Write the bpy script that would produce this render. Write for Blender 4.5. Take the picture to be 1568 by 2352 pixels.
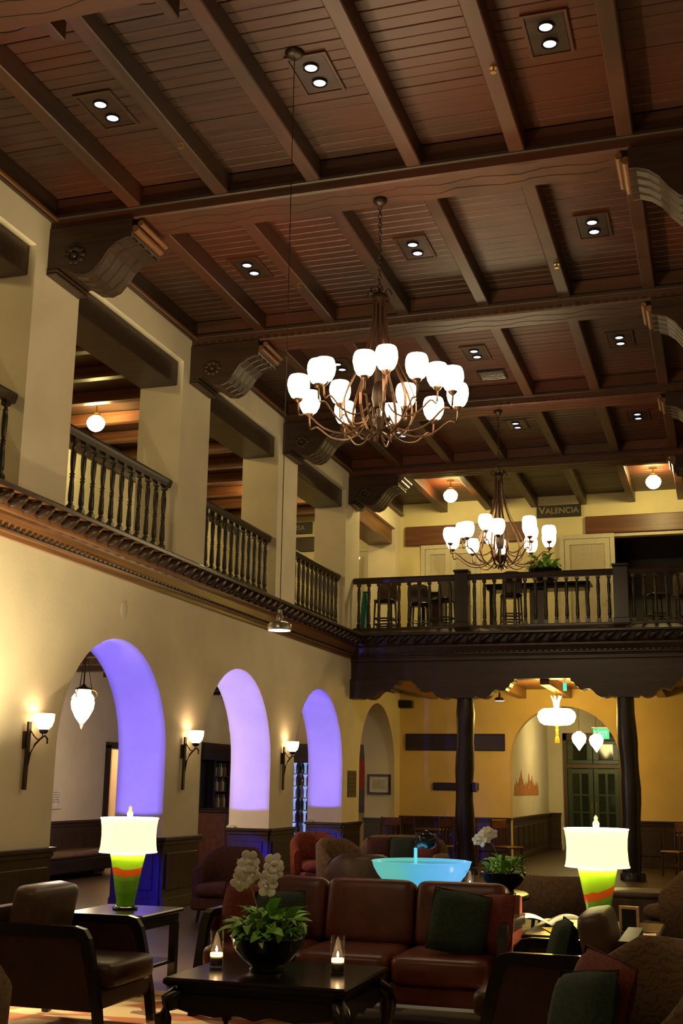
import bpy, math, random
from mathutils import Vector, Matrix
random.seed(7)
PI = math.pi
for o in list(bpy.data.objects): bpy.data.objects.remove(o)
SC = bpy.context.scene; C = SC.collection
# ------------------------------------------------------------------ camera, world, exposure
yaw, pit, rol, FPX = 0.309109, 0.225997, 0.014962, 2724.3
_r = Vector((math.cos(yaw), math.sin(yaw), 0))
_f = Vector((-math.sin(yaw)*math.cos(pit), math.cos(yaw)*math.cos(pit), math.sin(pit)))
_u = _r.cross(_f)
R_ = _r*math.cos(rol)+_u*math.sin(rol); U_ = _u*math.cos(rol)-_r*math.sin(rol)
cd = bpy.data.cameras.new('camera'); cam = bpy.data.objects.new('camera', cd); C.objects.link(cam)
cd.sensor_fit = 'VERTICAL'; cd.sensor_height = 36; cd.lens = FPX/2352*36; cd.clip_end = 200
M = Matrix((R_, U_, -_f)).transposed().to_4x4(); M.translation = Vector((0, 0, 1.6)); cam.matrix_world = M
SC.camera = cam
W = bpy.data.worlds.new('world'); SC.world = W; W.use_nodes = True
W.node_tree.nodes['Background'].inputs[0].default_value = (0.6, 0.5, 0.45, 1)
W.node_tree.nodes['Background'].inputs[1].default_value = 0.0015
SC.view_settings.view_transform = 'Standard'; SC.view_settings.look = 'None'
SC.view_settings.gamma = 1; SC.view_settings.use_curve_mapping = False
SC.view_settings.exposure = 0.45
SC.cycles.adaptive_threshold = 0.03; SC.cycles.max_bounces = 5; SC.cycles.diffuse_bounces = 3; SC.cycles.glossy_bounces = 2; SC.cycles.transmission_bounces = 2; SC.cycles.transparent_max_bounces = 6
WARM = (1.0, 0.70, 0.33)
# ------------------------------------------------------------------ materials
def newmat(name):
    m = bpy.data.materials.new(name); m.use_nodes = True; nt = m.node_tree
    return m, nt, nt.nodes['Principled BSDF']
def N(nt, t, **k):
    n = nt.nodes.new(t)
    for a, v in k.items(): setattr(n, a, v)
    return n
def coords(nt, scale=(1, 1, 1), kind='Object'):
    tc = N(nt, 'ShaderNodeTexCoord'); mp = N(nt, 'ShaderNodeMapping'); mp.inputs['Scale'].default_value = scale
    nt.links.new(tc.outputs[kind], mp.inputs[0]); return mp.outputs[0]
def noise(nt, vec, scale, detail=2, dist=0.0):
    n = N(nt, 'ShaderNodeTexNoise'); n.inputs['Scale'].default_value = scale; n.inputs['Detail'].default_value = detail
    n.inputs['Distortion'].default_value = dist; nt.links.new(vec, n.inputs['Vector']); return n.outputs['Fac']
def ramp(nt, fac, stops, interp='LINEAR'):
    r = N(nt, 'ShaderNodeValToRGB'); cr = r.color_ramp; cr.interpolation = interp
    while len(cr.elements) < len(stops): cr.elements.new(0.5)
    for e, (p, c) in zip(cr.elements, stops): e.position = p; e.color = (*c, 1)
    nt.links.new(fac, r.inputs[0]); return r.outputs[0]
def bump(nt, b, fac, strength=.2, dist=.01):
    n = N(nt, 'ShaderNodeBump'); n.inputs['Strength'].default_value = strength; n.inputs['Distance'].default_value = dist
    nt.links.new(fac, n.inputs['Height']); nt.links.new(n.outputs[0], b.inputs['Normal'])
def mul(c, k): return tuple(x*k for x in c)
def plain(name, col, rough=.5, metal=0, vary=.15, scale=12, bmp=0, spec=None):
    m, nt, b = newmat(name); v = coords(nt); f = noise(nt, v, scale)
    nt.links.new(ramp(nt, f, [(.3, mul(col, 1-vary)), (.7, mul(col, 1+vary))]), b.inputs['Base Color'])
    b.inputs['Roughness'].default_value = rough; b.inputs['Metallic'].default_value = metal
    if spec is not None: b.inputs['Specular IOR Level'].default_value = spec
    if bmp: bump(nt, b, f, bmp)
    return m
def wood(name, col, axis, rough=.45, vary=.45, scale=1.0, red_glow=None):
    sc = {'x': (.7, 14, 14), 'y': (14, .7, 14), 'z': (14, 14, .7)}[axis]
    m, nt, b = newmat(name); v = coords(nt, mul(sc, scale)); oi = N(nt, 'ShaderNodeObjectInfo')
    ad = N(nt, 'ShaderNodeVectorMath', operation='ADD'); mm = N(nt, 'ShaderNodeMath', operation='MULTIPLY'); mm.inputs[1].default_value = 37
    nt.links.new(oi.outputs['Random'], mm.inputs[0]); nt.links.new(v, ad.inputs[0]); nt.links.new(mm.outputs[0], ad.inputs[1])
    f = noise(nt, ad.outputs[0], 1.3, 3, .6)
    c = ramp(nt, f, [(.25, mul(col, 1-vary)), (.55, col), (.8, mul(col, 1+vary))])
    if red_glow:                                               # reddish light on the timber, mixed into its colour in noise patches
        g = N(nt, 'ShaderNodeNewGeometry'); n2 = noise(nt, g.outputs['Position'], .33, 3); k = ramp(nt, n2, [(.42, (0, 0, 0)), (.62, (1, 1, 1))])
        mx = N(nt, 'ShaderNodeMix', data_type='RGBA'); nt.links.new(k, mx.inputs[0]); nt.links.new(c, mx.inputs[6]); mx.inputs[7].default_value = (*red_glow, 1); c = mx.outputs[2]
    nt.links.new(c, b.inputs['Base Color'])
    b.inputs['Roughness'].default_value = rough; return m
def emit(name, col, s, base=(.8, .8, .8), vary=0):
    m, nt, b = newmat(name); b.inputs['Base Color'].default_value = (*base, 1)
    b.inputs['Emission Color'].default_value = (*col, 1); b.inputs['Emission Strength'].default_value = s
    v = coords(nt); f = noise(nt, v, 9)
    nt.links.new(ramp(nt, f, [(.2, mul(col, 1-vary)), (.8, mul(col, 1+vary))]), b.inputs['Emission Color'])
    return m
def plaster(name, col):
    m, nt, b = newmat(name); v = coords(nt); f = noise(nt, v, 1.4, 4); g = noise(nt, v, 26, 2)
    nt.links.new(ramp(nt, f, [(.3, mul(col, .9)), (.7, mul(col, 1.05))]), b.inputs['Base Color'])
    b.inputs['Roughness'].default_value = .85; bump(nt, b, g, .12, .01); return m
def glass(name):
    m, nt, b = newmat(name); nt.nodes.remove(b); tr = N(nt, 'ShaderNodeBsdfTransparent'); gl = N(nt, 'ShaderNodeBsdfGlossy'); gl.inputs['Roughness'].default_value = .03
    mx = N(nt, 'ShaderNodeMixShader'); mx.inputs[0].default_value = .07; nt.links.new(tr.outputs[0], mx.inputs[1]); nt.links.new(gl.outputs[0], mx.inputs[2]); nt.links.new(mx.outputs[0], nt.nodes['Material Output'].inputs[0]); return m
PL = plaster('plaster_cream', (.78, .69, .53)); PLW = plaster('plaster_white', (.72, .65, .53)); PLY = plaster('plaster_yellow', (.76, .66, .38)); PL_LIT = plaster('plaster_lantern_tint', (.74, .54, .24))
WB = wood('wood_board', (.052, .024, .015), 'x', red_glow=(.088, .021, .009)); WBY = wood('wood_board_y', (.20, .085, .048), 'y')
WJ = wood('wood_joist', (.046, .023, .014), 'y', red_glow=(.085, .024, .011)); WX = wood('wood_beam_x', (.04, .02, .012), 'x', vary=.35)
WD = wood('wood_dark_x', (.042, .022, .014), 'x', .35); WDY = wood('wood_dark_y', (.042, .022, .014), 'y', .35); WDZ = wood('wood_dark_z', (.02, .011, .008), 'z', .35); WF = wood('wood_fascia', (.035, .015, .009), 'x', .4)
WM = wood('wood_mid_y', (.19, .082, .035), 'y', .35); WMX = wood('wood_mid_x', (.15, .055, .025), 'x', .4)
WAIN = wood('wainscot_wood', (.042, .022, .012), 'z', .35); BLK = plain('wood_black', (.012, .008, .006), .22, spec=.5)
CARV = wood('carved_beam', (.06, .026, .015), 'x', red_glow=(.10, .026, .011)); GROOVE = plain('groove_shadow_wood', (.012, .006, .004), .8)
IRON = plain('wrought_iron', (.035, .02, .013), .45, .6); BRASS = plain('brass', (.55, .36, .14), .3, 1)
BRONZE = plain('bronze_arm', (.12, .06, .035), .4, .8)
SHADE = emit('milk_glass', (1, .76, .42), 10, vary=.05); SCON = emit('sconce_glass', (1, .68, .32), 4, vary=.05); GLOBE = emit('globe_glass', (1, .78, .28), 100)
URN = emit('urn_glass', (1, .78, .46), 5, vary=.1); LENS = emit('cool_lens', (.62, .70, 1.0), .9); WHL = emit('white_lens', (.95, .9, 1), 8)
LANT = emit('paper_lantern', (1, .66, .13), 26); LANT2 = emit('paper_lantern_pale', (1, .78, .30), 24)
LSH = emit('lamp_shade_glow', (1, .84, .30), 1.5); LSHR = emit('lamp_shade_trim', (1, .9, .6), 1.0)
LEATH = plain('red_leather', (.115, .024, .014), .36, 0, .25, 6, .15); LEATHD = plain('dark_leather', (.045, .014, .010), .4, 0, .25, 6, .1)
LEATHB = plain('brown_leather', (.10, .055, .03), .4, 0, .3, 8, .2)
GREENF = plain('green_fabric', (.024, .04, .026), .9, 0, .3, 60, .1); REDF = plain('red_fabric', (.15, .02, .013), .8, 0, .3, 60, .1)
TANF = plain('tan_fabric', (.17, .10, .05), .9, 0, .3, 30, .1); ORF = plain('orange_fabric', (.20, .035, .012), .85, 0, .3, 20, .1); DREDF = plain('wine_fabric', (.065, .014, .01), .85, 0, .3, 20, .1)
LEAF = plain('leaf_green', (.20, .46, .05), .45, 0, .5, 14); LEAF2 = plain('leaf_pale', (.48, .58, .24), .5, 0, .4, 14); STEM = plain('stem', (.30, .22, .10), .6)
PETAL = plain('orchid_petal', (.93, .90, .86), .6, 0, .05); BOWL = plain('black_ceramic', (.008, .008, .008), .18); GLASS = glass('clear_glass'); WAX = emit('candle_wax', (1, .55, .22), 3.0); FLAME = emit('flame', (1, .75, .35), 30)
PEB = plain('pebbles', (.06, .045, .03), .5, 0, .6, 40); WHITE = plain('white_paint', (.62, .56, .42), .5, 0, .05); PAPER = plain('paper', (.7, .66, .6), .7, 0, .1); PAPERY = plain('yellow_paper', (.85, .6, .08), .6, 0, .05)
BLACKP = plain('black_plastic', (.01, .01, .01), .4); CURT = plain('curtain', (.66, .58, .42), .9, 0, .05, 30); DKGL = plain('dark_glass', (.02, .025, .02), .08); STEEL = plain('steel', (.4, .38, .36), .3, 1)
DGREEN = plain('green_door_paint', (.02, .05, .03), .35); ORW = plain('orange_wood', (.15, .048, .014), .4, 0, .3, 10); CHAIRW = plain('chair_wood', (.07, .028, .014), .35, 0, .3, 10)
def flowfab(name, a, bcol, scale):
    m, nt, b = newmat(name); v = coords(nt); w = N(nt, 'ShaderNodeTexWave', wave_type='RINGS'); w.inputs['Scale'].default_value = scale; w.inputs['Distortion'].default_value = 14; w.inputs['Detail'].default_value = 3; w.inputs['Detail Scale'].default_value = 1.6
    nt.links.new(v, w.inputs['Vector']); nt.links.new(ramp(nt, w.outputs['Fac'], [(.12, a), (.3, bcol)]), b.inputs['Base Color']); b.inputs['Roughness'].default_value = .9; return m
PATF = flowfab('patterned_fabric', (.11, .058, .028), (.18, .105, .05), 9)
def rugmat():
    m, nt, b = newmat('rug_pattern'); v = coords(nt, (1.0, 2.6, 1)); vo = N(nt, 'ShaderNodeTexVoronoi'); vo.inputs['Scale'].default_value = 2.6; nt.links.new(v, vo.inputs['Vector'])
    sp = N(nt, 'ShaderNodeSeparateColor'); nt.links.new(vo.outputs['Color'], sp.inputs[0])
    nt.links.new(ramp(nt, sp.outputs[0], [(0, (.62, .45, .24)), (.4, (.50, .14, .04)), (.65, (.62, .45, .24)), (.85, (.22, .09, .05))], 'CONSTANT'), b.inputs['Base Color']); b.inputs['Roughness'].default_value = .95; return m
RUG = rugmat()
def vasemat(name, off, tilt):
    m, nt, b = newmat(name); tc = N(nt, 'ShaderNodeTexCoord'); sx = N(nt, 'ShaderNodeSeparateXYZ'); nt.links.new(tc.outputs['Object'], sx.inputs[0])
    f = noise(nt, coords(nt, (1, 1, .3)), 5, 2); ma = N(nt, 'ShaderNodeMath', operation='MULTIPLY_ADD'); ma.inputs[1].default_value = .10
    tl = N(nt, 'ShaderNodeMath', operation='MULTIPLY_ADD'); tl.inputs[1].default_value = tilt; nt.links.new(sx.outputs[0], tl.inputs[0]); nt.links.new(sx.outputs[2], tl.inputs[2]); of = N(nt, 'ShaderNodeMath', operation='ADD'); of.inputs[1].default_value = off; nt.links.new(tl.outputs[0], of.inputs[0])
    nt.links.new(f, ma.inputs[0]); nt.links.new(of.outputs[0], ma.inputs[2])
    nt.links.new(ramp(nt, ma.outputs[0], [(0, (.10, .30, .015)), (.19, (.14, .36, .02)), (.285, (.20, .42, .04)), (.315, (.85, .15, .02)), (.37, (.42, .72, .03))], 'CONSTANT'), b.inputs['Base Color'])
    b.inputs['Roughness'].default_value = .12; b.inputs['Subsurface Weight'].default_value = .3; b.inputs['Subsurface Radius'].default_value = (.1, .1, .05); return m
VASE = vasemat('banded_glass', 0, 0); VASE2 = vasemat('banded_glass_slanted', .045, -.35)
def floormat():
    m, nt, b = newmat('floor_tile'); br = N(nt, 'ShaderNodeTexBrick'); br.offset = 0; br.inputs['Color1'].default_value = (.065, .038, .023, 1); br.inputs['Color2'].default_value = (.056, .034, .021, 1); br.inputs['Mortar'].default_value = (.05, .035, .025, 1)
    br.inputs['Scale'].default_value = 1; br.inputs['Mortar Size'].default_value = .006; br.inputs['Brick Width'].default_value = .3; br.inputs['Row Height'].default_value = .3
    nt.links.new(coords(nt), br.inputs['Vector']); nt.links.new(br.outputs['Color'], b.inputs['Base Color']); b.inputs['Roughness'].default_value = .35; return m
FLOOR = floormat()
def bowlmat():
    m, nt, b = newmat('lit_glass_bowl'); v = coords(nt, (1.4, 1, 1)); f = noise(nt, v, 2.2, 2); sx = N(nt, 'ShaderNodeSeparateXYZ'); nt.links.new(v, sx.inputs[0]); ma = N(nt, 'ShaderNodeMath', operation='MULTIPLY_ADD'); ma.inputs[1].default_value = .5
    nt.links.new(f, ma.inputs[0]); nt.links.new(sx.outputs[0], ma.inputs[2])
    c = ramp(nt, ma.outputs[0], [(.0, (.10, .42, .36)), (.3, (.08, .38, .55)), (.8, (.12, .42, .80))]); nt.links.new(c, b.inputs['Emission Color']); b.inputs['Emission Strength'].default_value = .8
    b.inputs['Base Color'].default_value = (.1, .3, .35, 1); b.inputs['Roughness'].default_value = .15; return m
FBOWL = bowlmat()
# ------------------------------------------------------------------ mesh builder
class MB:
    def __init__(s): s.v = []; s.f = []; s.sm = []
    def add(s, vs, fs, sm=False):
        b = len(s.v); s.v += [tuple(v) for v in vs]; s.f += [tuple(i+b for i in f) for f in fs]; s.sm += [sm]*len(fs); return s
    def box(s, x0, x1, y0, y1, z0, z1):
        return s.add([(x0,y0,z0),(x1,y0,z0),(x1,y1,z0),(x0,y1,z0),(x0,y0,z1),(x1,y0,z1),(x1,y1,z1),(x0,y1,z1)],
                     [(0,3,2,1),(4,5,6,7),(0,1,5,4),(1,2,6,5),(2,3,7,6),(3,0,4,7)])
    def cbox(s, x0, x1, y0, y1, z0, z1, c=.01):            # box with chamfered top and bottom edges
        c = min(c, (x1-x0)/3, (y1-y0)/3, (z1-z0)/3); r = []
        for (i, z) in ((c, z0), (0, z0+c), (0, z1-c), (c, z1)):
            r.append([(x0+i,y0+i,z),(x1-i,y0+i,z),(x1-i,y1-i,z),(x0+i,y1-i,z)])
        fs = [(3,2,1,0),(12,13,14,15)]
        for k in range(3):
            for j in range(4): fs.append((4*k+j, 4*k+(j+1)%4, 4*k+4+(j+1)%4, 4*k+4+j))
        return s.add(sum(r, []), fs)
    def prism(s, poly, axis, a, b, sm=False):              # polygon in the two other axes, extruded from a to b
        def P(p, t): return {'x': (t, p[0], p[1]), 'y': (p[0], t, p[1]), 'z': (p[0], p[1], t)}[axis]
        n = len(poly); s.add([P(p, a) for p in poly]+[P(p, b) for p in poly], [tuple(range(n))[::-1], tuple(range(n, 2*n))])
        return s.add([P(p, a) for p in poly]+[P(p, b) for p in poly], [(i, (i+1)%n, n+(i+1)%n, n+i) for i in range(n)], sm)
    def lathe(s, prof, c=(0,0,0), n=16, capb=True, capt=True, sm=True):
        vs = [(c[0]+r*math.cos(2*PI*k/n), c[1]+r*math.sin(2*PI*k/n), c[2]+z) for r, z in prof for k in range(n)]
        fs = [(i*n+k, i*n+(k+1)%n, (i+1)*n+(k+1)%n, (i+1)*n+k) for i in range(len(prof)-1) for k in range(n)]
        s.add(vs, fs, sm); m = len(prof)
        if capb: s.add(vs[:n], [tuple(range(n))[::-1]])
        if capt: s.add(vs[(m-1)*n:], [tuple(range(n))])
        return s
    def tube(s, pts, r, n=6, cap=True):
        pts = [Vector(p) for p in pts]; rs = r if isinstance(r, (list, tuple)) else [r]*len(pts); vs = []; up = Vector((0, 0, 1))
        for i, p in enumerate(pts):
            t = (pts[min(i+1, len(pts)-1)]-pts[max(i-1, 0)]).normalized()
            a = t.cross(up if abs(t.z) < .95 else Vector((1, 0, 0)));  a.normalize(); b = t.cross(a)
            vs += [p+(a*math.cos(2*PI*k/n)+b*math.sin(2*PI*k/n))*rs[i] for k in range(n)]
        s.add(vs, [(i*n+k, i*n+(k+1)%n, (i+1)*n+(k+1)%n, (i+1)*n+k) for i in range(len(pts)-1) for k in range(n)], True)
        if cap: s.add(vs[:n], [tuple(range(n))]); s.add(vs[-n:], [tuple(range(n))[::-1]])
        return s
    def pillow(s, cx, cy, cz, w, d, h, e=4.0, n=10, M=None, ez=.8):  # superellipsoid cushion
        vs = []; fs = []; m = n*2
        def sp(v, p): return math.copysign(abs(v)**p, v)
        for i in range(n+1):
            la = -PI/2+PI*i/n
            for k in range(m):
                lo = 2*PI*k/m
                vs.append(Vector((w/2*sp(math.cos(la), 2/e*1.2)*sp(math.cos(lo), 2/e), d/2*sp(math.cos(la), 2/e*1.2)*sp(math.sin(lo), 2/e), h/2*sp(math.sin(la), ez))))
        for i in range(n):
            for k in range(m): fs.append((i*m+k, i*m+(k+1)%m, (i+1)*m+(k+1)%m, (i+1)*m+k))
        if M is not None: vs = [M @ v for v in vs]
        return s.add([v+Vector((cx, cy, cz)) for v in vs], fs, True)
    def build(s, name, mat, parent=None, loc=None, rot=None):
        me = bpy.data.meshes.new(name); me.from_pydata(s.v, [], s.f); me.polygons.foreach_set('use_smooth', s.sm); me.materials.append(mat); me.update()
        return mobj(name, me, parent, loc, rot)
def mobj(name, me, parent=None, loc=None, rot=None):
    o = bpy.data.objects.new(name, me); C.objects.link(o)
    if parent: o.parent = parent
    if loc is not None: o.location = loc
    if rot is not None: o.rotation_euler = rot
    return o
def tag(o, label, cat, group=None):
    o['label'] = label; o['category'] = cat
    if group: o['group'] = group
    return o
def struct(o): o['kind'] = 'structure'; return o
def stuff(o): o['kind'] = 'stuff'; return o
def thing(name, label, cat, loc=(0,0,0), rz=0, group=None):
    o = bpy.data.objects.new(name, None); C.objects.link(o); o.location = loc; o.rotation_euler = (0, 0, rz); o.empty_display_size = .1
    return tag(o, label, cat, group)
def holder(name):
    o = bpy.data.objects.new(name, None); C.objects.link(o); return struct(o)
def kids(o): return [c for c in bpy.data.objects if c.parent == o]
def dup(o, loc, rz=None, label=None, parent=None):
    c = o.copy(); C.objects.link(c); c.parent = parent
    if loc is not None: c.location = loc
    if rz is not None: c.rotation_euler = (0, 0, rz)
    if label: c['label'] = label
    for k in kids(o): dup(k, None, None, None, c)
    return c
def light(name, typ, loc, energy, col=WARM, size=.05, **kw):
    d = bpy.data.lights.new(name, typ); d.energy = energy; d.color = col
    if typ == 'AREA': d.size = size
    else: d.shadow_soft_size = size
    o = bpy.data.objects.new(name, d); C.objects.link(o); o.location = loc
    for k, v in kw.items(): setattr(d, k, v)
    return o
def aim(o, d): o.rotation_euler = Vector(d).to_track_quat('-Z', 'Y').to_euler()
def textmesh(name, s, size, mat, parent, M4, extrude=.004, align='CENTER'):
    cu = bpy.data.curves.new(name, 'FONT'); cu.body = s; cu.size = size; cu.extrude = extrude; cu.align_x = align; cu.align_y = 'CENTER'
    t = bpy.data.objects.new('tmp', cu); C.objects.link(t); dg = bpy.context.evaluated_depsgraph_get()
    me = bpy.data.meshes.new_from_object(t.evaluated_get(dg)); bpy.data.objects.remove(t); me.materials.clear(); me.materials.append(mat)
    me.transform(M4); return mobj(name, me, parent)
# ------------------------------------------------------------------ setting
XL, XR, YB, P, XH = -7.0, 0.46, 26.53, 3.867, -11.0
ZC = 8.1                                                    # main ceiling boards
floor = struct(MB().box(XH-.3, 6, -4, 34, -.15, 0).build('floor', FLOOR))
ARC_R, SPR, TH = 1.37, 1.94, .69
def arcade(xf, xb, y_end, ztop, ks):                        # lower wall with round arches, jambs and soffits
    m = MB(); n = 20; sgn = 1 if xb < xf else -1
    prev = -4.0
    for k in ks:
        yc = 16.97+P*k; a, b = yc-ARC_R, yc+ARC_R
        if a > prev: m.box(min(xf, xb), max(xf, xb), prev, a, 0, ztop)
        pts = [(yc-ARC_R*math.cos(PI*i/n), SPR+ARC_R*math.sin(PI*i/n)) for i in range(n+1)]
        for x in (xf, xb):
            vs = []
            for (y, z) in pts: vs += [(x, y, z), (x, y, ztop)]
            fs = [(2*i, 2*i+2, 2*i+3, 2*i+1) for i in range(n)]
            m.add(vs, fs if (x == xf) == (sgn > 0) else [f[::-1] for f in fs])
        vs = []
        for (y, z) in pts: vs += [(xf, y, z), (xb, y, z)]
        m.add(vs, [(2*i, 2*i+1, 2*i+3, 2*i+2) for i in range(n)], True)
        m.add([(xf, a, ztop), (xf, b, ztop), (xb, b, ztop), (xb, a, ztop)], [(0, 1, 2, 3)])
        prev = b
    if y_end > prev: m.box(min(xf, xb), max(xf, xb), prev, y_end, 0, ztop)
    return m
def piers(m, xf, xb, z0, z1, y_end, ks):                    # upper wall: piers and lintel wall above square openings
    prev = -4.0; x0, x1 = min(xf, xb), max(xf, xb)
    for k in ks:
        a, b = 15.44+P*k, 18.345+P*k
        m.box(x0, x1, prev, a, z0, z1); m.box(x0, x1, a, min(b, y_end), 7.42, z1); prev = b
    if y_end > prev: m.box(x0, x1, prev, y_end, z0, z1)
    return m
KS = [-5, -4, -3, -2, -1, 0, 1, 2]
KU = [-4, -3, -2, -1, 0, 1, 2]
m = arcade(XL, XL-TH, YB+.25, 4.6, [k for k in KS]); piers(m, XL, XL-.66, 4.6, 8.3, YB+.25, KU)
wall_left = struct(m.build('wall_left', PL))
m = arcade(XR, XR+TH, YB+.25, 4.6, KS); piers(m, XR, XR+.66, 4.6, 8.3, YB+.25, KU)
wall_right = struct(m.build('wall_right', PL))
# side halls behind the arcades
hall = struct(MB().box(XH-.3, XH, -4, 20.25, 0, 8.3).box(XH-.3, XH, 20.25, 21.5, 2.2, 8.3).box(XH-.3, XH, 21.5, YB+.3, 0, 8.3).build('wall_hall_left', PLW))
struct(MB().box(XR+3.9, XR+4.2, -4, YB+.3, 0, 8.3).build('wall_hall_right', PLW))
struct(MB().box(XH-.3, XR+4.2, -4.3, -4, 0, 8.3).build('wall_front', PL))
# gallery floors (also the hall ceilings)
gl = struct(MB().box(XH, XL-TH, -4, YB, 3.72, 4.5).box(XR+TH, XR+3.9, -4, YB, 3.72, 4.5).box(XL-TH, XR+TH, 22.75, YB, 3.72, 4.6).build('floor_gallery', WBY))
for i in range(13):                                          # hall ceiling beams under the left gallery
    MB().box(XH, XL-TH, 12.1+i*1.12, 12.3+i*1.12, 3.5, 3.72).build('beam', WDY, gl)
for x in (-6.2, -5.2, -4.2, -3.2, -2.2, -1.2, -.2):
    MB().box(x-.09, x+.09, 22.95, YB, 3.52, 3.72).build('beam', WM, gl)
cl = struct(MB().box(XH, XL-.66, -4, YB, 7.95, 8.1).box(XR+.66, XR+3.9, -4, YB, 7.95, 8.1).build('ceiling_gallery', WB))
for i in range(14):
    MB().cbox(XH, XL-.66, 11.2+i*1.1, 11.36+i*1.1, 7.75, 7.95, .012).build('joist', WMX, cl)
# back wall with arch and passage
ya0, ya1, ycx = -4.5, -2.13, -3.315
m = MB(); r = (ya1-ya0)/2; sp = 3.35-r; n = 20
m.box(XH, ya0, YB, YB+.25, 0, 4.62).box(ya1, XR+4.2, YB, YB+.25, 0, 4.62); mu = MB().box(XH, ya1, YB, YB+.25, 4.62, 8.3).box(ya1, XR+4.2, YB, YB+.25, 7.1, 8.3).box(XR, XR+4.2, YB, YB+.25, 4.62, 7.1)
pts = [(ycx-r*math.cos(PI*i/n), sp+r*math.sin(PI*i/n)) for i in range(n+1)]
for y in (YB, YB+.25):
    vs = []
    for (x, z) in pts: vs += [(x, y, z), (x, y, 4.62)]
    fs = [(2*i, 2*i+2, 2*i+3, 2*i+1) for i in range(n)]; m.add(vs, fs if y == YB else [f[::-1] for f in fs])
vs = []
for (x, z) in pts: vs += [(x, YB, z), (x, YB+.25, z)]
m.add(vs, [(2*i, 2*i+2, 2*i+3, 2*i+1)[::-1] for i in range(n)], True)
struct(m.build('wall_back_lower', PL_LIT)); wall_back = struct(mu.build('wall_back', PLY))  # lanterns' orange light on the lower wall is put into its plaster colour
YD = 33.0                                                   # passage beyond the arch
PX0, PX1, DX0, DX1 = -4.56, -2.05, -4.15, -2.58
m = MB().box(PX0-.15, PX0, YB+.25, YD+.2, 0, 4.2).box(PX1, PX1+.15, YB+.25, YD+.2, 0, 4.2)
m.box(PX0, DX0, YD, YD+.2, 0, 4.2).box(DX0, DX1, YD, YD+.2, 3.0, 4.2).box(DX1, PX1, YD, YD+.2, 0, 4.2)
struct(m.build('wall_passage', PLW)); struct(MB().box(PX0, PX1, YB+.25, YD, 3.72, 3.82).build('ceiling_passage', WD))
# wainscot (trim): cap, base, panels on a backing board
ntrim = [0]
def wainscot(p0, p1, nrm, h=.9, parent=None, npan=None, mat=WAIN):
    p0 = Vector((*p0, 0)); p1 = Vector((*p1, 0)); L = (p1-p0).length; d = (p1-p0)/L; q = Vector((*nrm, 0))
    ntrim[0] += 1
    Mx = Matrix((d, q, Vector((0, 0, 1)))).transposed().to_4x4(); Mx.translation = p0
    def B(*a, c=.006):
        mb = MB().cbox(*a, c); mb.v = [tuple(Mx @ Vector(v)) for v in mb.v]
        if Mx.determinant() < 0: mb.f = [f[::-1] for f in mb.f]
        return mb
    r = struct(B(0, L, .001, .03, 0, h-.06).build('trim_%d' % ntrim[0], mat))
    B(-.03, L+.03, .0, .075, h-.045, h).build('cap', mat, r); B(-.01, L+.01, .0, .05, h-.1, h-.045).build('cap_mould', mat, r); B(-.01, L+.01, 0, .045, 0, .14).build('base', mat, r)
    npan = npan or max(1, round(L/.75)); w = L/npan
    for i in range(npan):
        a, b = i*w+.09, (i+1)*w-.09
        if b-a < .08: a, b = i*w+.03, (i+1)*w-.03
        B(a, b, .028, .05, .24, h-.2, c=.018).build('panel', mat, r)
    return r
for k in range(-2, 3):                                      # pier bases of the left arcade, wrapped on three sides
    a = 16.97+P*(k-1)+ARC_R; b = 16.97+P*k-ARC_R
    wainscot((XL, a), (XL, b), (1, 0), npan=1)
    wainscot((XL-TH, a), (XL, a), (0, -1), npan=1)
    wainscot((XL, b), (XL-TH, b), (0, 1), npan=1)
wainscot((XL, 26.07), (XL, YB), (1, 0), npan=1); wainscot((XL-TH, 26.07), (XL, 26.07), (0, -1), npan=1)
wainscot((XL, YB), (ya0, YB), (0, -1), .95); wainscot((ya1, YB), (XR, YB), (0, -1), .95)
wainscot((PX0, YB+.25), (PX0, YD), (1, 0), .95); wainscot((PX0, YD), (DX0-.1, YD), (0, -1), .95, npan=1)
wainscot((XH, 12), (XH, 20.2), (1, 0), .92)
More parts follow.
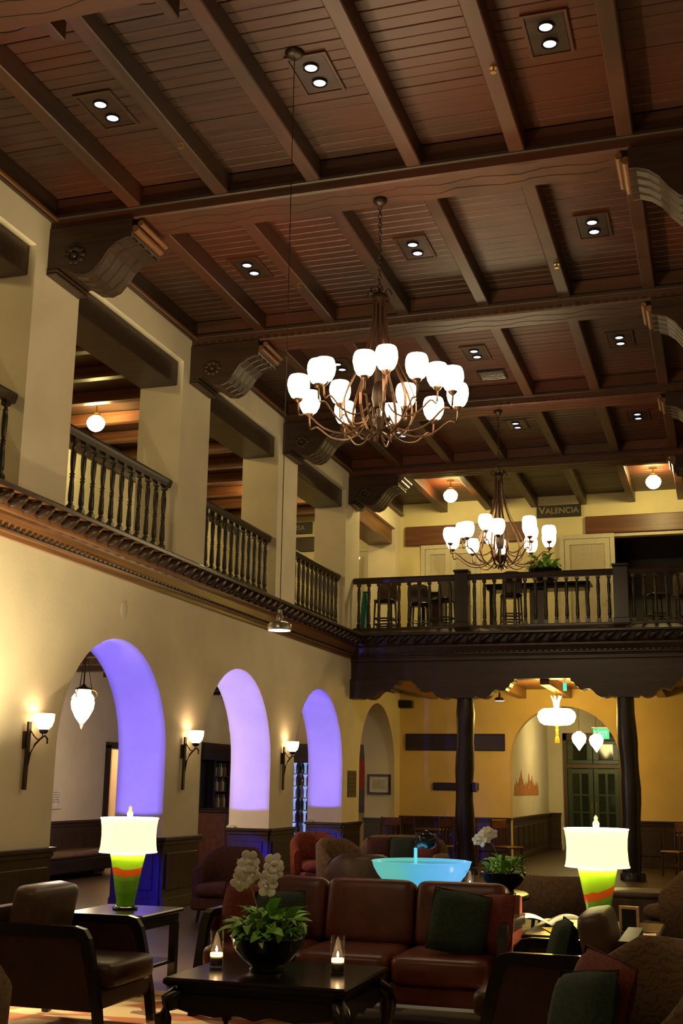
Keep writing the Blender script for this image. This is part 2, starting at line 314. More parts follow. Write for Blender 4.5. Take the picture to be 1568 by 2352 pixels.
# left cornice between the storeys, far cornice on the gallery front
def cornice(name, Mx, L, flip, cm=None, lm=None):
    def put(mb, nm, mat, par=None):
        mb.v = [tuple(Mx @ Vector(v)) for v in mb.v]
        if flip: mb.f = [f[::-1] for f in mb.f]
        return mb.build(nm, mat, par)
    # local: t along, u out of the wall, w up
    def pr(poly, a=0, b=L): return MB().prism(poly, 'x', a, b)
    r = struct(put(pr([(0, 4.05), (.03, 4.05), (.04, 4.09), (.075, 4.10), (.075, 4.125), (.06, 4.13), (.11, 4.25), (.11, 4.285), (.135, 4.30), (.15, 4.33), (.17, 4.47), (.27, 4.47), (.27, 4.52), (0, 4.61)]), name, cm or WM))
    put(pr([(0, 4.52), (.29, 4.47), (.29, 4.51), (.26, 4.535), (0, 4.62)]), 'lip', WDY if not flip else WD, r)
    n = int(L/.262); sh = None
    for i in range(n):                                      # slanted tongue leaves
        if sh is None:
            mb = MB(); pts = []
            for s in range(7):
                t = s/6; pts.append((t*.20+.02, .155+.075*math.sin(PI*t*.55)+.02, 4.33+.125*t))
            mb.tube(pts, [.028, .05, .058, .055, .045, .035, .02], 7); mb.v = [tuple(Mx @ Vector(v)) for v in mb.v]
            if flip: mb.f = [f[::-1] for f in mb.f]
            sh = mb.build('leaf_moulding', lm or WDY, r); base = Vector(Mx @ Vector((0, 0, 0)))
        else:
            o = mobj('leaf_moulding', sh.data, r); o.location = (Mx.to_3x3() @ Vector((i*.262, 0, 0)))
    mb = MB()
    for i in range(int(L/.11)): mb.box(i*.11, i*.11+.06, .05, .092, 4.132, 4.155)
    stuff(put(mb, 'dentil_row', WD, r)); return r
Y0C = 6.0
cornice('trim_100', Matrix(((0, 1, 0, XL), (1, 0, 0, Y0C), (0, 0, 1, 0), (0, 0, 0, 1))), 22.6-Y0C, True)
YG = 22.6
cornice('trim_101', Matrix(((1, 0, 0, XL), (0, -1, 0, YG+.12), (0, 0, 1, 0), (0, 0, 0, 1))), XR-XL, True, WF, WDZ)
# gallery front beam and carved bolsters over the log columns
fb = struct(MB().box(XL, XR, YG+.1, YG+.42, 3.62, 4.62).build('trim_102', WF))
MB().cbox(XL, XR, YG+.06, YG+.12, 3.98, 4.06, .01).build('moulding', WF, fb)
def bolster(x0, dirs, name='bolster'):
    m = MB()
    for d in dirs:
        pr = [(0, 3.64), (0, 3.26), (.22, 3.26), (.25, 3.29), (.27, 3.30), (.30, 3.27), (.36, 3.25), (.44, 3.255), (.52, 3.30), (.58, 3.37), (.64, 3.415), (.70, 3.42), (.76, 3.40), (.80, 3.385), (.83, 3.40), (.85, 3.44), (.90, 3.47), (.93, 3.53), (.99, 3.56), (1.0, 3.64)]
        poly = [(x0+d*p[0], p[1]) for p in pr]
        if d < 0: poly = poly[::-1]
        m.prism(poly, 'y', YG+.02, YG+.40)
    return m.build(name, WF, fb)
bolster(XL, [1]); bolster(-4.73, [1, -1]); bolster(-1.68, [1, -1]); bolster(XR, [-1])
for x in (-4.73, -1.68):
    t = thing('log_column', 'rough dark log column under the gallery, %s' % ('nearer the left wall' if x < -3 else 'right of the green door'), 'column', (x, YG+.22, 0), 0, 'log columns carrying the gallery')
    pr = [(.175+.012*math.sin(i*1.7+x), i*.27) for i in range(13)]; pr[-1] = (.16, 3.26)
    mb = MB().lathe(pr, n=14); mb.v = [(v[0]+.02*math.sin(v[2]*2.1+x), v[1]+.012*math.cos(v[2]*3), v[2]) for v in mb.v]; mb.build('trunk', WDZ, t)
    MB().lathe([(.23, 0), (.23, .1), (.20, .14)], n=14).build('base', WDZ, t)
    if x < -3: MB().cbox(.15, .215, -.09, .09, 1.5, 1.68, .01).build('thermostat_box', WDZ, t)
# main ceiling: boards, joists, beams, corbels
ceiling = struct(MB().box(XL, XR, -4, YB, ZC+.012, ZC+.2).build('ceiling', WD))
JX = [-5.945, -4.895, -3.835, -2.735, -1.665, -.6]
BEAMS = [7.03, 10.87, 14.71, 18.55, 22.39]
bays = [(7.53, 10.87), (11.37, 14.71), (15.05, 18.55), (19.05, 22.39), (22.89, YB)]
bay_edges = [(BEAMS[i]+.5, (BEAMS+[YB])[i+1]) for i in range(5)]
bm = None
for (a, b) in bay_edges:
    n = round((b-a)/.152); w = (b-a)/n
    for i in range(n):
        y = a+i*w
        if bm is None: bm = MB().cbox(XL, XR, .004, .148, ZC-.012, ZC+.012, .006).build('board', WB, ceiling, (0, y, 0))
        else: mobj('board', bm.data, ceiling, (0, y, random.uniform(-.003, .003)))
jm = {}
for (a, b) in [(-4, 7.03)]+bay_edges:
    for x in JX:
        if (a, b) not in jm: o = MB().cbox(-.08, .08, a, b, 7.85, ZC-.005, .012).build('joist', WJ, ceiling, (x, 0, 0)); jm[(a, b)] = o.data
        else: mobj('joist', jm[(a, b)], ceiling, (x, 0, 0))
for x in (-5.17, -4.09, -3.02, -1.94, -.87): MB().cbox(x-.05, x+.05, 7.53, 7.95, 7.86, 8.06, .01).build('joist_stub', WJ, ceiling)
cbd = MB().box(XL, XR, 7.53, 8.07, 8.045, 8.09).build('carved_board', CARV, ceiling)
for q in range(2): MB().tube([(XL+i*.1, 7.70+q*.2+.035*math.sin(i*.9+q*2), 8.044) for i in range(74)], .007, 4).build('carved_line', GROOVE, cbd)
for y in [-.65, 3.19]+BEAMS:
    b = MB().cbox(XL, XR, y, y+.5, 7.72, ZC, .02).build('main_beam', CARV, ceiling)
    MB().cbox(XL, XR, y-.03, y+.53, 7.83, 7.89, .012).build('ledger_moulding', WX, b)
    if y > 5:
        rg = random.Random(int(y*10))
        for q in range(2):                                  # wavy carved lines along the underside
            yy = y+.17+q*.17; pts = []
            for i in range(75): pts.append((XL+1.2+i*.068, yy+.03*math.sin(i*.55+rg.uniform(-.5, .5)+q)+rg.uniform(-.008, .008), 7.721))
            MB().tube(pts, .006, 4).build('carved_line', GROOVE, b)
    if y > 12:
        d = MB()
        for i in range(62): d.box(XL+.06+i*.12, XL+.12+i*.12, y-.012, y+.002, 7.735, 7.765)
        stuff(d.build('dentil_row', WX, b))
def corbel(xw, s, y):
    prof = [(0, 7.72), (0, 7.20), (.10, 7.19), (.12, 7.22), (.20, 7.24), (.26, 7.20), (.36, 7.13), (.48, 7.11), (.58, 7.15), (.68, 7.26), (.76, 7.38), (.86, 7.46), (.97, 7.50), (1.04, 7.50), (1.04, 7.72)]
    poly = [(xw+s*p[0], p[1]) for p in prof]
    if s > 0: poly = poly[::-1]
    c = MB().prism(poly, 'y', y-.02, y+.66, True).build('corbel', WD, ceiling)
    for j in range(4):                                      # raised ribs running along the scroll
        ya = y+.01+j*.165
        pts = [(xw+s*p[0], ya+.065, p[1]+.012) for p in prof[4:14]]
        mb = MB()
        for i in range(len(pts)-1):
            (xa, _, za), (xb, _, zb) = pts[i], pts[i+1]
            mb.add([(xa, ya, za), (xa, ya+.13, za), (xb, ya+.13, zb), (xb, ya, zb), (xa, ya+.015, za-.028), (xa, ya+.115, za-.028), (xb, ya+.115, zb-.028), (xb, ya+.015, zb-.028)],
                   [(4, 5, 6, 7), (0, 4, 7, 3), (1, 2, 6, 5), (0, 1, 5, 4), (3, 7, 6, 2)], False)
        mb.build('scroll_rib', WX, c)
    for (dx, z, rr) in ((1.07, 7.60, .045), (1.135, 7.655, .035)):
        MB().tube([(xw+s*dx, y+.0, z), (xw+s*dx, y+.64, z)], rr, 8).build('roll_moulding', WM, c)
    for (z, e) in ((7.18, .03), (7.215, .05)):
        xs = sorted((xw, xw+s*(.10+e))); MB().cbox(xs[0], xs[1], y-.03, y+.67, z-.03, z, .008).build('foot_moulding', WX, c)
    mb = MB()                                               # carved rosette on both cheeks
    for yy in (y-.028, y+.668):
        for q in range(9): mb.pillow(xw+s*(.34+.10*math.cos(q*2*PI/9)), yy, 7.36+.08*math.sin(q*2*PI/9), .09, .03, .07, 2.4, 4)
        mb.pillow(xw+s*.34, yy, 7.36, .08, .05, .08, 2.2, 4)
    mb.build('carved_rosette', WX, c)
for y in BEAMS:
    corbel(XL, 1, y); corbel(XR, -1, y)
for (a, b) in bay_edges:
    for x0, x1 in ((XL, XL+.06), (XR-.06, XR)):
        MB().cbox(x0, x1, a, b, 7.80, ZC, .012).build('crown_moulding', WDY, ceiling); 
    MB().cbox(XL+.06, XL+.09, a, b, 7.81, 7.86, .01).build('crown_moulding', WM, ceiling)
# dark timber lintels in the upper openings
for k in range(-4, 3):
    a, b = 15.44+P*k, min(18.345+P*k, YB)
    if k == 2: b = 26.1
    MB().cbox(XL-.66, XL-.09, a, b, 7.06, 7.43, .015).build('lintel', WD if k < 2 else WM, wall_left)
    MB().cbox(XR+.09, XR+.66, a, b, 7.06, 7.43, .015).build('lintel', WD, wall_right)
# ------------------------------------------------------------------ balustrades
def baluster_mesh():
    m = MB(); m.cbox(-.036, .036, -.036, .036, 0, .10, .006)
    m.lathe([(.024, .10), (.034, .115), (.022, .13), (.034, .15), (.036, .22), (.030, .34), (.024, .42), (.034, .44), (.022, .455), (.034, .475), (.022, .49), (.026, .52), (.034, .62), (.036, .74), (.026, .80), (.034, .815), (.022, .83), (.026, .86)], n=10)
    m.cbox(-.036, .036, -.036, .036, .86, .95, .006); me = m.build('baluster', WDZ); d = me.data; bpy.data.objects.remove(me); return d
BAL = baluster_mesh()
def balustrade(label, p0, p1, z, sp=.235, newel=None):
    p0 = Vector((*p0, z)); p1 = Vector((*p1, z)); L = (p1-p0).length; ang = math.atan2(p1.y-p0.y, p1.x-p0.x)
    t = thing('balustrade', label, 'balustrade', p0, ang, 'turned wood balustrades of the galleries')
    MB().prism([(-.055, 1.0), (-.065, 1.03), (-.05, 1.065), (.05, 1.065), (.065, 1.03), (.055, 1.0), (.035, .95), (-.035, .95)][::-1], 'x', 0, L).build('handrail', WDY, t)
    MB().cbox(0, L, -.05, .05, 0, .05, .01).build('bottom_rail', WDY, t)
    n = round(L/sp)
    for i in range(n): mobj('baluster', BAL, t, ((i+.5)*L/n, 0, .03))
    return t
for k, nm in ((-2, 'at the left edge, before the first pier'), (-1, 'below the left globe lamp'), (0, 'second full one along the left gallery'), (1, 'nearest the far gallery on the left wall')):
    balustrade('dark turned balustrade in left gallery, '+nm, (XL-.15, 15.44+P*k), (XL-.15, 18.345+P*k), 4.62)
YR = YG+.18
balustrade('dark balustrade of far gallery between left wall and first newel', (XL+.02, YR), (-4.89, YR), 4.62, .2)
balustrade('dark balustrade of far gallery behind the distant chandelier', (-4.61, YR), (-1.82, YR), 4.62, .2)
balustrade('dark balustrade of far gallery at the right edge', (-1.57, YR), (XR, YR), 4.62, .2)
for x, l in ((-4.75, 'left of the distant chandelier'), (-1.695, 'beside the white curtained door')):
    t = thing('newel_post', 'square dark newel post of far gallery, '+l, 'post', (x, YR, 4.6), 0, 'newel posts of the far gallery')
    MB().cbox(-.135, .135, -.12, .12, 0, 1.12, .012).build('shaft', WDZ, t); MB().cbox(-.155, .155, -.14, .14, 1.12, 1.17, .012).build('cap', WDZ, t); MB().cbox(-.15, .15, -.135, .135, .02, .14, .012).build('plinth', WDZ, t)
# ------------------------------------------------------------------ chandeliers
def chandelier(label, x, y, rot, zL, ztop):
    t = thing('chandelier', label, 'chandelier', (x, y, 0), rot, 'iron chandeliers with milk glass shades')
    MB().lathe([(.0, ztop), (.075, ztop), (.075, ztop-.02), (.05, ztop-.05), (.02, ztop-.07)][::-1], n=16).build('canopy', IRON, t)
    zt = zL+1.05; mb = MB(); z = ztop-.06; i = 0
    while z > zt+.03:
        a = (i % 2)*PI/2
        mb.tube([(.018*math.cos(a)*math.cos(q), .018*math.sin(a)*math.cos(q), z-.03+.034*math.sin(q)) for q in [k*2*PI/8 for k in range(9)]], .005, 5, False); z -= .05; i += 1
    mb.build('chain', IRON, t)
    MB().lathe([(.012, zt+.05), (.05, zt+.03), (.085, zt), (.075, zt-.05), (.05, zt-.1)][::-1], n=14).build('crown', IRON, t)
    for k in range(6):
        a = 2*PI*k/6; MB().tube([((.06+.07*s)*math.cos(a), (.06+.07*s)*math.sin(a), zt+.02+.05*math.sin(s*PI)) for s in [j/6 for j in range(8)]], .008, 5).build('crown_scroll', IRON, t)
    prof = [(.065, zt-.03), (.07, zt-.25), (.095, zt-.45), (.155, zt-.65), (.245, zt-.85), (.335, zt-1.03), (.385, zt-1.18), (.385, zt-1.30), (.33, zt-1.43), (.23, zt-1.52), (.13, zt-1.55), (.06, zt-1.50)]
    rib = None
    for k in range(10):
        a = 2*PI*k/10+.1
        if rib is None:
            mb = MB(); vs = []
            for (rr, zz) in prof: vs += [(rr+.006, -.014, zz), (rr+.006, .014, zz), (rr-.004, .014, zz), (rr-.004, -.014, zz)]
            mb.add(vs, [(4*i+j, 4*i+(j+1) % 4, 4*i+4+(j+1) % 4, 4*i+4+j) for i in range(len(prof)-1) for j in range(4)]); rib = mb.build('rib', BRONZE, t, rot=(0, 0, a))
        else: mobj('rib', rib.data, t, rot=(0, 0, a))
    MB().tube([(0, 0, zt), (0, 0, zL-.40)], .022, 8).build('stem', IRON, t)
    MB().lathe([(.0, zL-.50), (.03, zL-.48), (.02, zL-.44), (.05, zL-.40), (.11, zL-.33), (.13, zL-.305), (.10, zL-.30), (.02, zL-.30)], n=16).build('hub_dish', IRON, t)
    MB().lathe([(.05, zL-.18), (.075, zL-.08), (.06, zL+.05), (.03, zL+.1)], n=12).build('hub', IRON, t)
    am, sm_ = {}, None; bz = -.135
    for n, z, Rr, a0, r0, dip in ((10, zL, .828, 1.681, .12, .47), (5, zL+.135, .608, 1.341, .10, .42)):
        for k in range(n):
            a = a0+2*PI*k/n
            pts = [(r0, 0, z-.28), (r0+.10*Rr, 0, z-dip*.88), (Rr*.45, 0, z-dip), (Rr*.68, 0, z-dip*.90), (Rr*.88, 0, z-dip*.62), (Rr*.98, 0, z-.30), (Rr, 0, z-.20), (Rr, 0, z+bz)]
            if n not in am:
                from mathutils.geometry import interpolate_bezier
                fine = []; 
                for i in range(len(pts)-1):
                    p0 = Vector(pts[max(i-1, 0)]); p1 = Vector(pts[i]); p2 = Vector(pts[i+1]); p3 = Vector(pts[min(i+2, len(pts)-1)])
                    fine += list(interpolate_bezier(p1, p1+(p2-p0)/6, p2-(p3-p1)/6, p2, 4))[:-1]
                am[n] = MB().tube(fine+[Vector(pts[-1])], .010, 6).lathe([(.012, z-.17), (.035, z-.15), (.05, z-.128), (.03, z-.12)], (Rr, 0, 0), 10).build('arm', BRONZE, t, rot=(0, 0, a))
            else: mobj('arm', am[n].data, t, rot=(0, 0, a))
            if sm_ is None:
                pr = [(.045, -.125), (.075, -.105), (.103, -.05), (.116, .01), (.114, .06), (.102, .10), (.092, .118), (.086, .115), (.10, .03), (.02, -.10)]
                sm_ = MB().lathe(pr, n=14, capt=False).build('glass_shade', SHADE, t, (Rr*math.cos(a), Rr*math.sin(a), z)).data
            else: mobj('glass_shade', sm_, t, (Rr*math.cos(a), Rr*math.sin(a), z))
    return t
chandelier('large near chandelier hanging from the first carved beam', -3.193, 11.2, 0, 5.56, 7.71)
chandelier('distant chandelier hanging before the far gallery', -3.29, 18.8, -.602, 5.56, 7.71)
chandelier('third chandelier overhead, above the picture edge', -3.2, 3.44, .3, 5.56, 7.71)
# ------------------------------------------------------------------ ceiling fittings
rowname = ['row nearest the camera', 'second row from the camera', 'third row, by the chandelier shades', 'last row before the far gallery']
colname = ['left', 'middle', 'right']
dl = None
for j, y in enumerate((9.33, 13.16, 16.96, 20.79)):
    for i, x in enumerate((-5.48, -3.30, -1.14)):
        lab = 'dark recessed panel with two cool downlights, %s of the %s' % (colname[i], rowname[j])
        if dl is None:
            dl = thing('recessed_downlight', lab, 'downlight', (x, y, ZC-.02), 0, 'twin recessed downlights in the ceiling')
            MB().cbox(-.17, .17, -.29, .29, -.012, .01, .008).build('panel', WD, dl); MB().box(-.20, .20, -.32, -.29, -.02, .01).box(-.20, .20, .29, .32, -.02, .01).box(-.20, -.17, -.29, .29, -.02, .01).box(.17, .20, -.29, .29, -.02, .01).build('frame', WB, dl)
            for dy in (-.125, .125):
                q = MB().lathe([(.075, -.03), (.075, -.012), (.06, -.012), (.06, -.03)], (0, dy, 0), 16, False, False).build('ring', BLACKP, dl); MB().lathe([(.0, -.024), (.058, -.024)][::-1], (0, dy, 0), 16, False, False).build('lens', LENS, q)
        else: dup(dl, (x, y, ZC-.02), None, lab)
for (x, y, l) in ((-4.86, 9.75, 'second visible joist on the left'), (-1.63, 9.35, 'joist right of the pinkish boards'), (-1.63, 13.6, 'joist beside the right twin downlight'), (-4.86, 13.3, 'joist above the near chandelier, left')):
    t = thing('sprinkler_head', 'small brass fire sprinkler under the '+l, 'sprinkler', (x, y, 7.85), 0, 'brass sprinkler heads')
    MB().lathe([(.035, -.012), (.035, 0)], n=12).build('plate', BRASS, t); MB().lathe([(.01, -.05), (.012, -.012)], n=8).build('nozzle', BRASS, t); MB().lathe([(.028, -.058), (.028, -.05)], n=10).build('deflector', BRASS, t)
t = thing('ceiling_vent', 'dark louvred air vent beyond the near chandelier', 'vent', (-3.23, 17.99, ZC-.015), 0)
MB().box(-.22, .22, -.22, -.19, -.03, 0).box(-.22, .22, .19, .22, -.03, 0).box(-.22, -.19, -.19, .19, -.03, 0).box(.19, .22, -.19, .19, -.03, 0).build('frame', BLACKP, t)
for i in range(6): MB().prism([(-.16+i*.065, -.028), (-.115+i*.065, -.004), (-.11+i*.065, -.008), (-.155+i*.065, -.032)], 'x', -.19, .19).build('slat', STEEL, t)
# long-wire pendant lamps
def pendant(label, x, y, z, ztop, can=True):
    t = thing('pendant_lamp', label, 'pendant lamp', (x, y, 0), 0, 'small flat metal pendant lamps')
    MB().tube([(0, 0, ztop), (0, 0, z+.14)], .004, 5).build('wire', BLACKP, t)
    MB().lathe([(.0, ztop-.05), (.06, ztop-.05), (.09, ztop-.02), (.09, ztop)], n=14).build('canopy', IRON, t)
    MB().lathe([(.028, z+.04), (.028, z+.09), (.018, z+.10), (.018, z+.14)], n=12).build('socket', STEEL, t)
    MB().lathe([(.095, z-.03), (.097, z+.02), (.07, z+.04), (.02, z+.045), (.0, z+.045)], n=18, capb=False).build('shade', STEEL, t)
    MB().lathe([(.0, z-.024), (.088, z-.024)][::-1], n=18, capb=False, capt=False).build('lens', WHL, t)
    return t
pendant('small flat pendant lamp on a very long wire before the left cornice', -3.38, 8.98, 2.84, ZC-.01)
pendant('small pendant spot under the gallery beside the first log column', -4.15, 23.4, 3.28, 3.72)
# globes
def globe(label, x, y, z, zc, r=.155):
    t = thing('globe_lamp', label, 'globe lamp', (x, y, 0), 0, 'schoolhouse globe lamps')
    MB().lathe([(.085, zc-.03), (.085, zc)], n=14).build('canopy', BRASS, t); MB().tube([(0, 0, zc-.02), (0, 0, z+r*1.0)], .012, 7).build('stem', BRASS, t)
    MB().lathe([(.07, z+r*.78), (.08, z+r*.95), (.06, z+r*1.12), (.03, z+r*1.2)], n=14).build('fitter', BRASS, t)
    MB().lathe([(.001, -r*.92), (.05, -r*.88), (.10, -r*.70), (r*.88, -r*.40), (r, 0), (r*.96, r*.25), (r*.8, r*.52), (.085, r*.72), (.075, r*.80)], (0, 0, z), 14).build('glass_globe', GLOBE, t)
    return t
globe('round white globe lamp in left gallery behind the first balustrade', -10.0, 17.35, 7.6, 7.95)
globe('round globe lamp on left gallery ceiling, hidden behind second pier', -9.2, 23.0, 7.6, 7.95)
globe('round globe lamp over far gallery, left of the wall sign', -5.36, 24.55, 7.75, ZC)
globe('round globe lamp over far gallery at upper right edge', -1.09, 24.55, 7.79, ZC)
globe('round globe lamp of left gallery beyond the picture edge', -10.0, 9.5, 7.6, 7.95)
# wall sconces
def sconce(label, y):
    t = thing('wall_sconce', label, 'wall sconce', (XL, y-.02, 0), 0, 'iron torch sconces on the arcade piers')
    b = MB().cbox(.0, .035, -.10, -.02, 1.92, 2.10, .006).build('backplate', IRON, t)
    MB().prism([(-.098, 1.50), (-.042, 1.50), (-.022, 2.20), (-.078, 2.20)], 'x', .03, .055).build('torch_bar', IRON, t)
    MB().tube([(.05, -.045, 1.75), (.06, -.03, 1.87), (.09, .01, 1.97), (.13, .06, 2.04), (.155, .085, 2.06), (.17, .11, 2.03), (.165, .12, 1.98)], .011, 6).build('scroll_arm', IRON, t)
    MB().tube([(.05, -.04, 2.12), (.08, -.02, 2.06), (.10, .02, 2.02), (.13, .07, 2.03), (.14, .06, 2.08)], .007, 6).build('scroll_brace', IRON, t)
    MB().lathe([(.03, 2.08), (.045, 2.10), (.05, 2.125)], (.14, .075, 0), 12).build('cup', IRON, t)
    MB().lathe([(.045, 2.12), (.085, 2.16), (.105, 2.22), (.108, 2.29), (.10, 2.29), (.097, 2.22), (.07, 2.15)], (.14, .075, 0), 20, True, False).build('glass_bowl', SCON, t)
    light('sconce_bulb', 'POINT', (.14, .075, 2.25), 1.6, (1, .66, .36), .03).parent = t
for y, l in ((11.17, 'leftmost, beside the first violet arch'), (15.05, 'between the first and second violet arches'), (18.93, 'between the second and third violet arches')):
    sconce('iron torch sconce with white glass bowl, '+l, y)
# hall lantern seen through the first arch
t = thing('urn_lantern', 'hanging urn shaped glass lantern behind the first arch', 'lantern', (-9.2, 16.1, 0), 0)
MB().lathe([(.03, 2.44), (.10, 2.53), (.165, 2.66), (.178, 2.76), (.165, 2.80), (.172, 2.82), (.15, 2.86), (.115, 2.90), (.118, 2.95)], n=20).build('glass_urn', URN, t)
MB().lathe([(.13, 2.945), (.13, 2.965), (.05, 2.99), (.02, 3.03)], n=16).build('top_cap', IRON, t); MB().lathe([(.006, 2.36), (.022, 2.40), (.04, 2.44)], n=12).build('finial', IRON, t)
MB().tube([(0, 0, 3.0), (0, 0, 3.72)], .013, 6).build('stem', IRON, t)
for k in range(3):
    a = 2*PI*k/3+.5; c, s = math.cos(a), math.sin(a)
    MB().tube([(.125*c, .125*s, 2.955), (.18*c, .18*s, 2.93), (.215*c, .215*s, 2.88), (.185*c, .185*s, 2.82)], .009, 6).build('handle', BRASS, t)
    MB().tube([(.12*c, .12*s, 2.96), (.02*c, .02*s, 3.5)], .005, 5).build('hanging_chain', IRON, t)
light('urn_bulb', 'POINT', (0, 0, 2.30), 130, (1, .78, .5), .12).parent = t
# violet arch washers
VIO = (.14, .11, 1.0)
for i, k in enumerate((-2, -1, 0, 1)):
    yn = 16.97+P*k-ARC_R
    t = thing('arch_uplight', 'small white box light on the wainscot cap, near side of %s violet arch' % ['the cut-off', 'the first', 'the second', 'the third'][i], 'uplight', (XL-TH+.1, yn+.04, .9), 0, 'violet arch uplights')
    MB().cbox(-.05, .07, -.03, .035, 0, .03, .006).build('housing', WHITE, t); MB().cbox(-.03, .05, -.015, .03, .03, .045, .004).build('lens_bar', WHITE, t)
    sh = MB()
    for sx in (-.030, .026): sh.prism([(0, .07)]+[(.22*math.cos(q*PI/20), .07+.22*math.sin(q*PI/20)) for q in range(11)], 'x', sx, sx+.004)
    sh.build('added_light_shields', BLACKP, t, (TH/2-.1, .06, .02))  # unseen side plates, added to narrow the violet wash to the jamb
    s = light('arch_wash', 'SPOT', (XL-TH/2, yn+.10, .99), 430, VIO, .008, spot_size=math.radians(94), spot_blend=.06); aim(s, (0, math.cos(math.radians(50.5)), math.sin(math.radians(50.5))))
    s.parent = t; s.matrix_parent_inverse = Matrix.Translation((-(XL-TH+.1), -(yn+.04), -.9))
    yf = 16.97+P*k+ARC_R
    w = thing('arch_uplight', 'small white box light on the wainscot cap, far side of %s violet arch' % ['the cut-off', 'the first', 'the second', 'the third'][i], 'uplight', (XL-TH+.06, yf-.04, .9), 0, 'violet arch uplights')
    MB().cbox(-.07, .07, -.035, .03, 0, .03, .006).build('housing', WHITE, w); MB().cbox(-.05, .05, -.02, .02, .03, .045, .004).build('lens_bar', WHITE, w)
    f = thing('blue_floor_light', 'low blue LED strip at the foot of %s arch' % ['the cut-off', 'the first', 'the second', 'the third'][i], 'floor light', (XL-TH/2, yn+.12, 0), 0, 'blue floor lights in the arches')
    MB().cbox(-.2, .2, -.03, .03, 0, .05, .008).build('housing', BLACKP, f)
    s = light('blue_wash', 'SPOT', (-.1, .05, .12), 170, (.015, .012, 1.0), .02, spot_size=math.radians(29), spot_blend=.35); s.parent = f; aim(s, (.01, 1, .04))
# ------------------------------------------------------------------ things on the left wall and in the hall
t = thing('wall_plaque', 'narrow grey bronze plaque on pier beside the framed notice', 'plaque', (XL, 22.82, 1.62))
MB().cbox(.0, .02, -.27, .27, -.25, .25, .006).build('plate', plain('plaque_bronze', (.10, .08, .055), .4, .5), t)
for i in range(5): MB().box(.02, .024, -.2, .2, -.16+i*.08, -.13+i*.08).build('text_line', BLACKP, t)
t = thing('framed_certificate', 'black framed certificate on jamb inside the far unlit arch', 'picture', (-7.35, 26.06, 1.62))
MB().box(-.27, .27, -.03, 0, .17, .22).box(-.27, .27, -.03, 0, -.22, -.17).box(-.27, -.22, -.03, 0, -.17, .17).box(.22, .27, -.03, 0, -.17, .17).build('frame', BLACKP, t)
MB().box(-.22, .22, -.012, 0, -.17, .17).build('mount', PAPER, t); MB().box(-.15, .15, -.014, -.012, -.10, .10).build('certificate', plain('certificate_paper', (.5, .46, .36), .7), t)
tag(MB().pillow(XL+.006, 13.1, 4.62-.95, .012, .16, .22, 2.2, 6).build('wall_patch', PLW), 'small pale oval patch on plaster above the first arch', 'patch')
t = thing('notice', 'white notice sheet on hall wall behind the first arch', 'notice', (XH, 18.5, 1.32)); MB().box(0, .006, -.22, .22, -.16, .14).build('sheet', PAPER, t)
for i in range(5): MB().box(.006, .007, -.15, .15, -.09+i*.04, -.075+i*.04).build('text_line', plain('grey_ink', (.35, .32, .3), .8), t)
MB().cbox(0, .02, -.22, .22, -.20, -.185, .004).build('ledge', WHITE, t)
# doorway with warm lit cupboard
t = struct(MB().cbox(XH-.02, XH+.05, 20.2, 20.33, 0, 2.27, .01).cbox(XH-.02, XH+.05, 21.42, 21.55, 0, 2.27, .01).cbox(XH-.02, XH+.05, 20.2, 21.55, 2.2, 2.32, .01).build('door_1', WDZ))
struct(MB().box(-12.6, -12.4, 19.6, 22.5, 0, 2.6).box(-12.6, XH-.3, 19.5, 19.6, 0, 2.6).box(-12.6, XH-.3, 22.4, 22.5, 0, 2.6).box(-12.6, XH-.3, 19.5, 22.5, 2.5, 2.6).build('wall_cupboard', PLW))
t = thing('display_cabinet', 'orange wood display cabinet in lit doorway behind the first arch', 'cabinet', (-12.15, 21.2, 0))
MB().cbox(-.2, .2, -.9, .9, 0, 2.3, .01).build('body', ORW, t)
for (y0, z0, z1) in ((-.8, 1.15, 2.2), (-.8, .1, 1.05), (.02, 1.15, 2.2), (.02, .1, 1.05)):
    d = MB().cbox(.2, .225, y0, y0+.78, z0, z1, .008).build('door', ORW, t); MB().cbox(.222, .232, y0+.1, y0+.68, z0+.1, z1-.1, .004).build('pane', plain('frosted_pane', (.7, .55, .35), .4), d)
light('cupboard_bulb', 'POINT', (-11.65, 21.1, 2.3), 60, (1, .62, .3), .05)
t = thing('hall_bench', 'long dark upholstered bench against hall wainscot', 'bench', (-10.65, 18.6, 0))
MB().cbox(-.3, .3, -1.3, 1.3, .12, .34, .02).build('base', BLK, t); MB().pillow(0, 0, .39, .6, 2.6, .13, 8, 6).build('seat_pad', LEATHB, t)
for sx in (-.25, .25):
    for sy in (-1.2, 1.2): MB().cbox(sx-.03, sx+.03, sy-.03, sy+.03, 0, .13, .004).build('leg', BLK, t)
# bar behind the second arch
t = thing('back_bar', 'dark wood back bar with mirrors behind the second arch', 'cabinet', (XH+.22, 25.2, 0))
MB().cbox(-.22, .2, -1.25, 1.25, 0, 1.02, .01).build('base_cabinet', WDZ, t); MB().cbox(-.22, .25, -1.3, 1.3, 1.02, 1.07, .01).build('counter', WD, t)
MB().cbox(-.22, -.17, -1.25, 1.25, 1.07, 2.1, .006).build('mirror_back', DKGL, t); MB().cbox(-.22, .14, -1.3, 1.3, 2.08, 2.45, .015).build('canopy_board', WDZ, t)
for y in (-1.22, -.42, .42, 1.2): MB().cbox(-.2, .02, y-.05, y+.05, 1.07, 2.1, .01).build('upright', WDZ, t)
for z in (1.4, 1.72): MB().cbox(-.2, .06, -.37, .37, z, z+.025, .004).build('shelf', WD, t)
bcol = [plain('bottle_green', (.03, .09, .03), .1), plain('bottle_amber', (.25, .09, .02), .1), plain('bottle_clear', (.5, .52, .55), .08)]
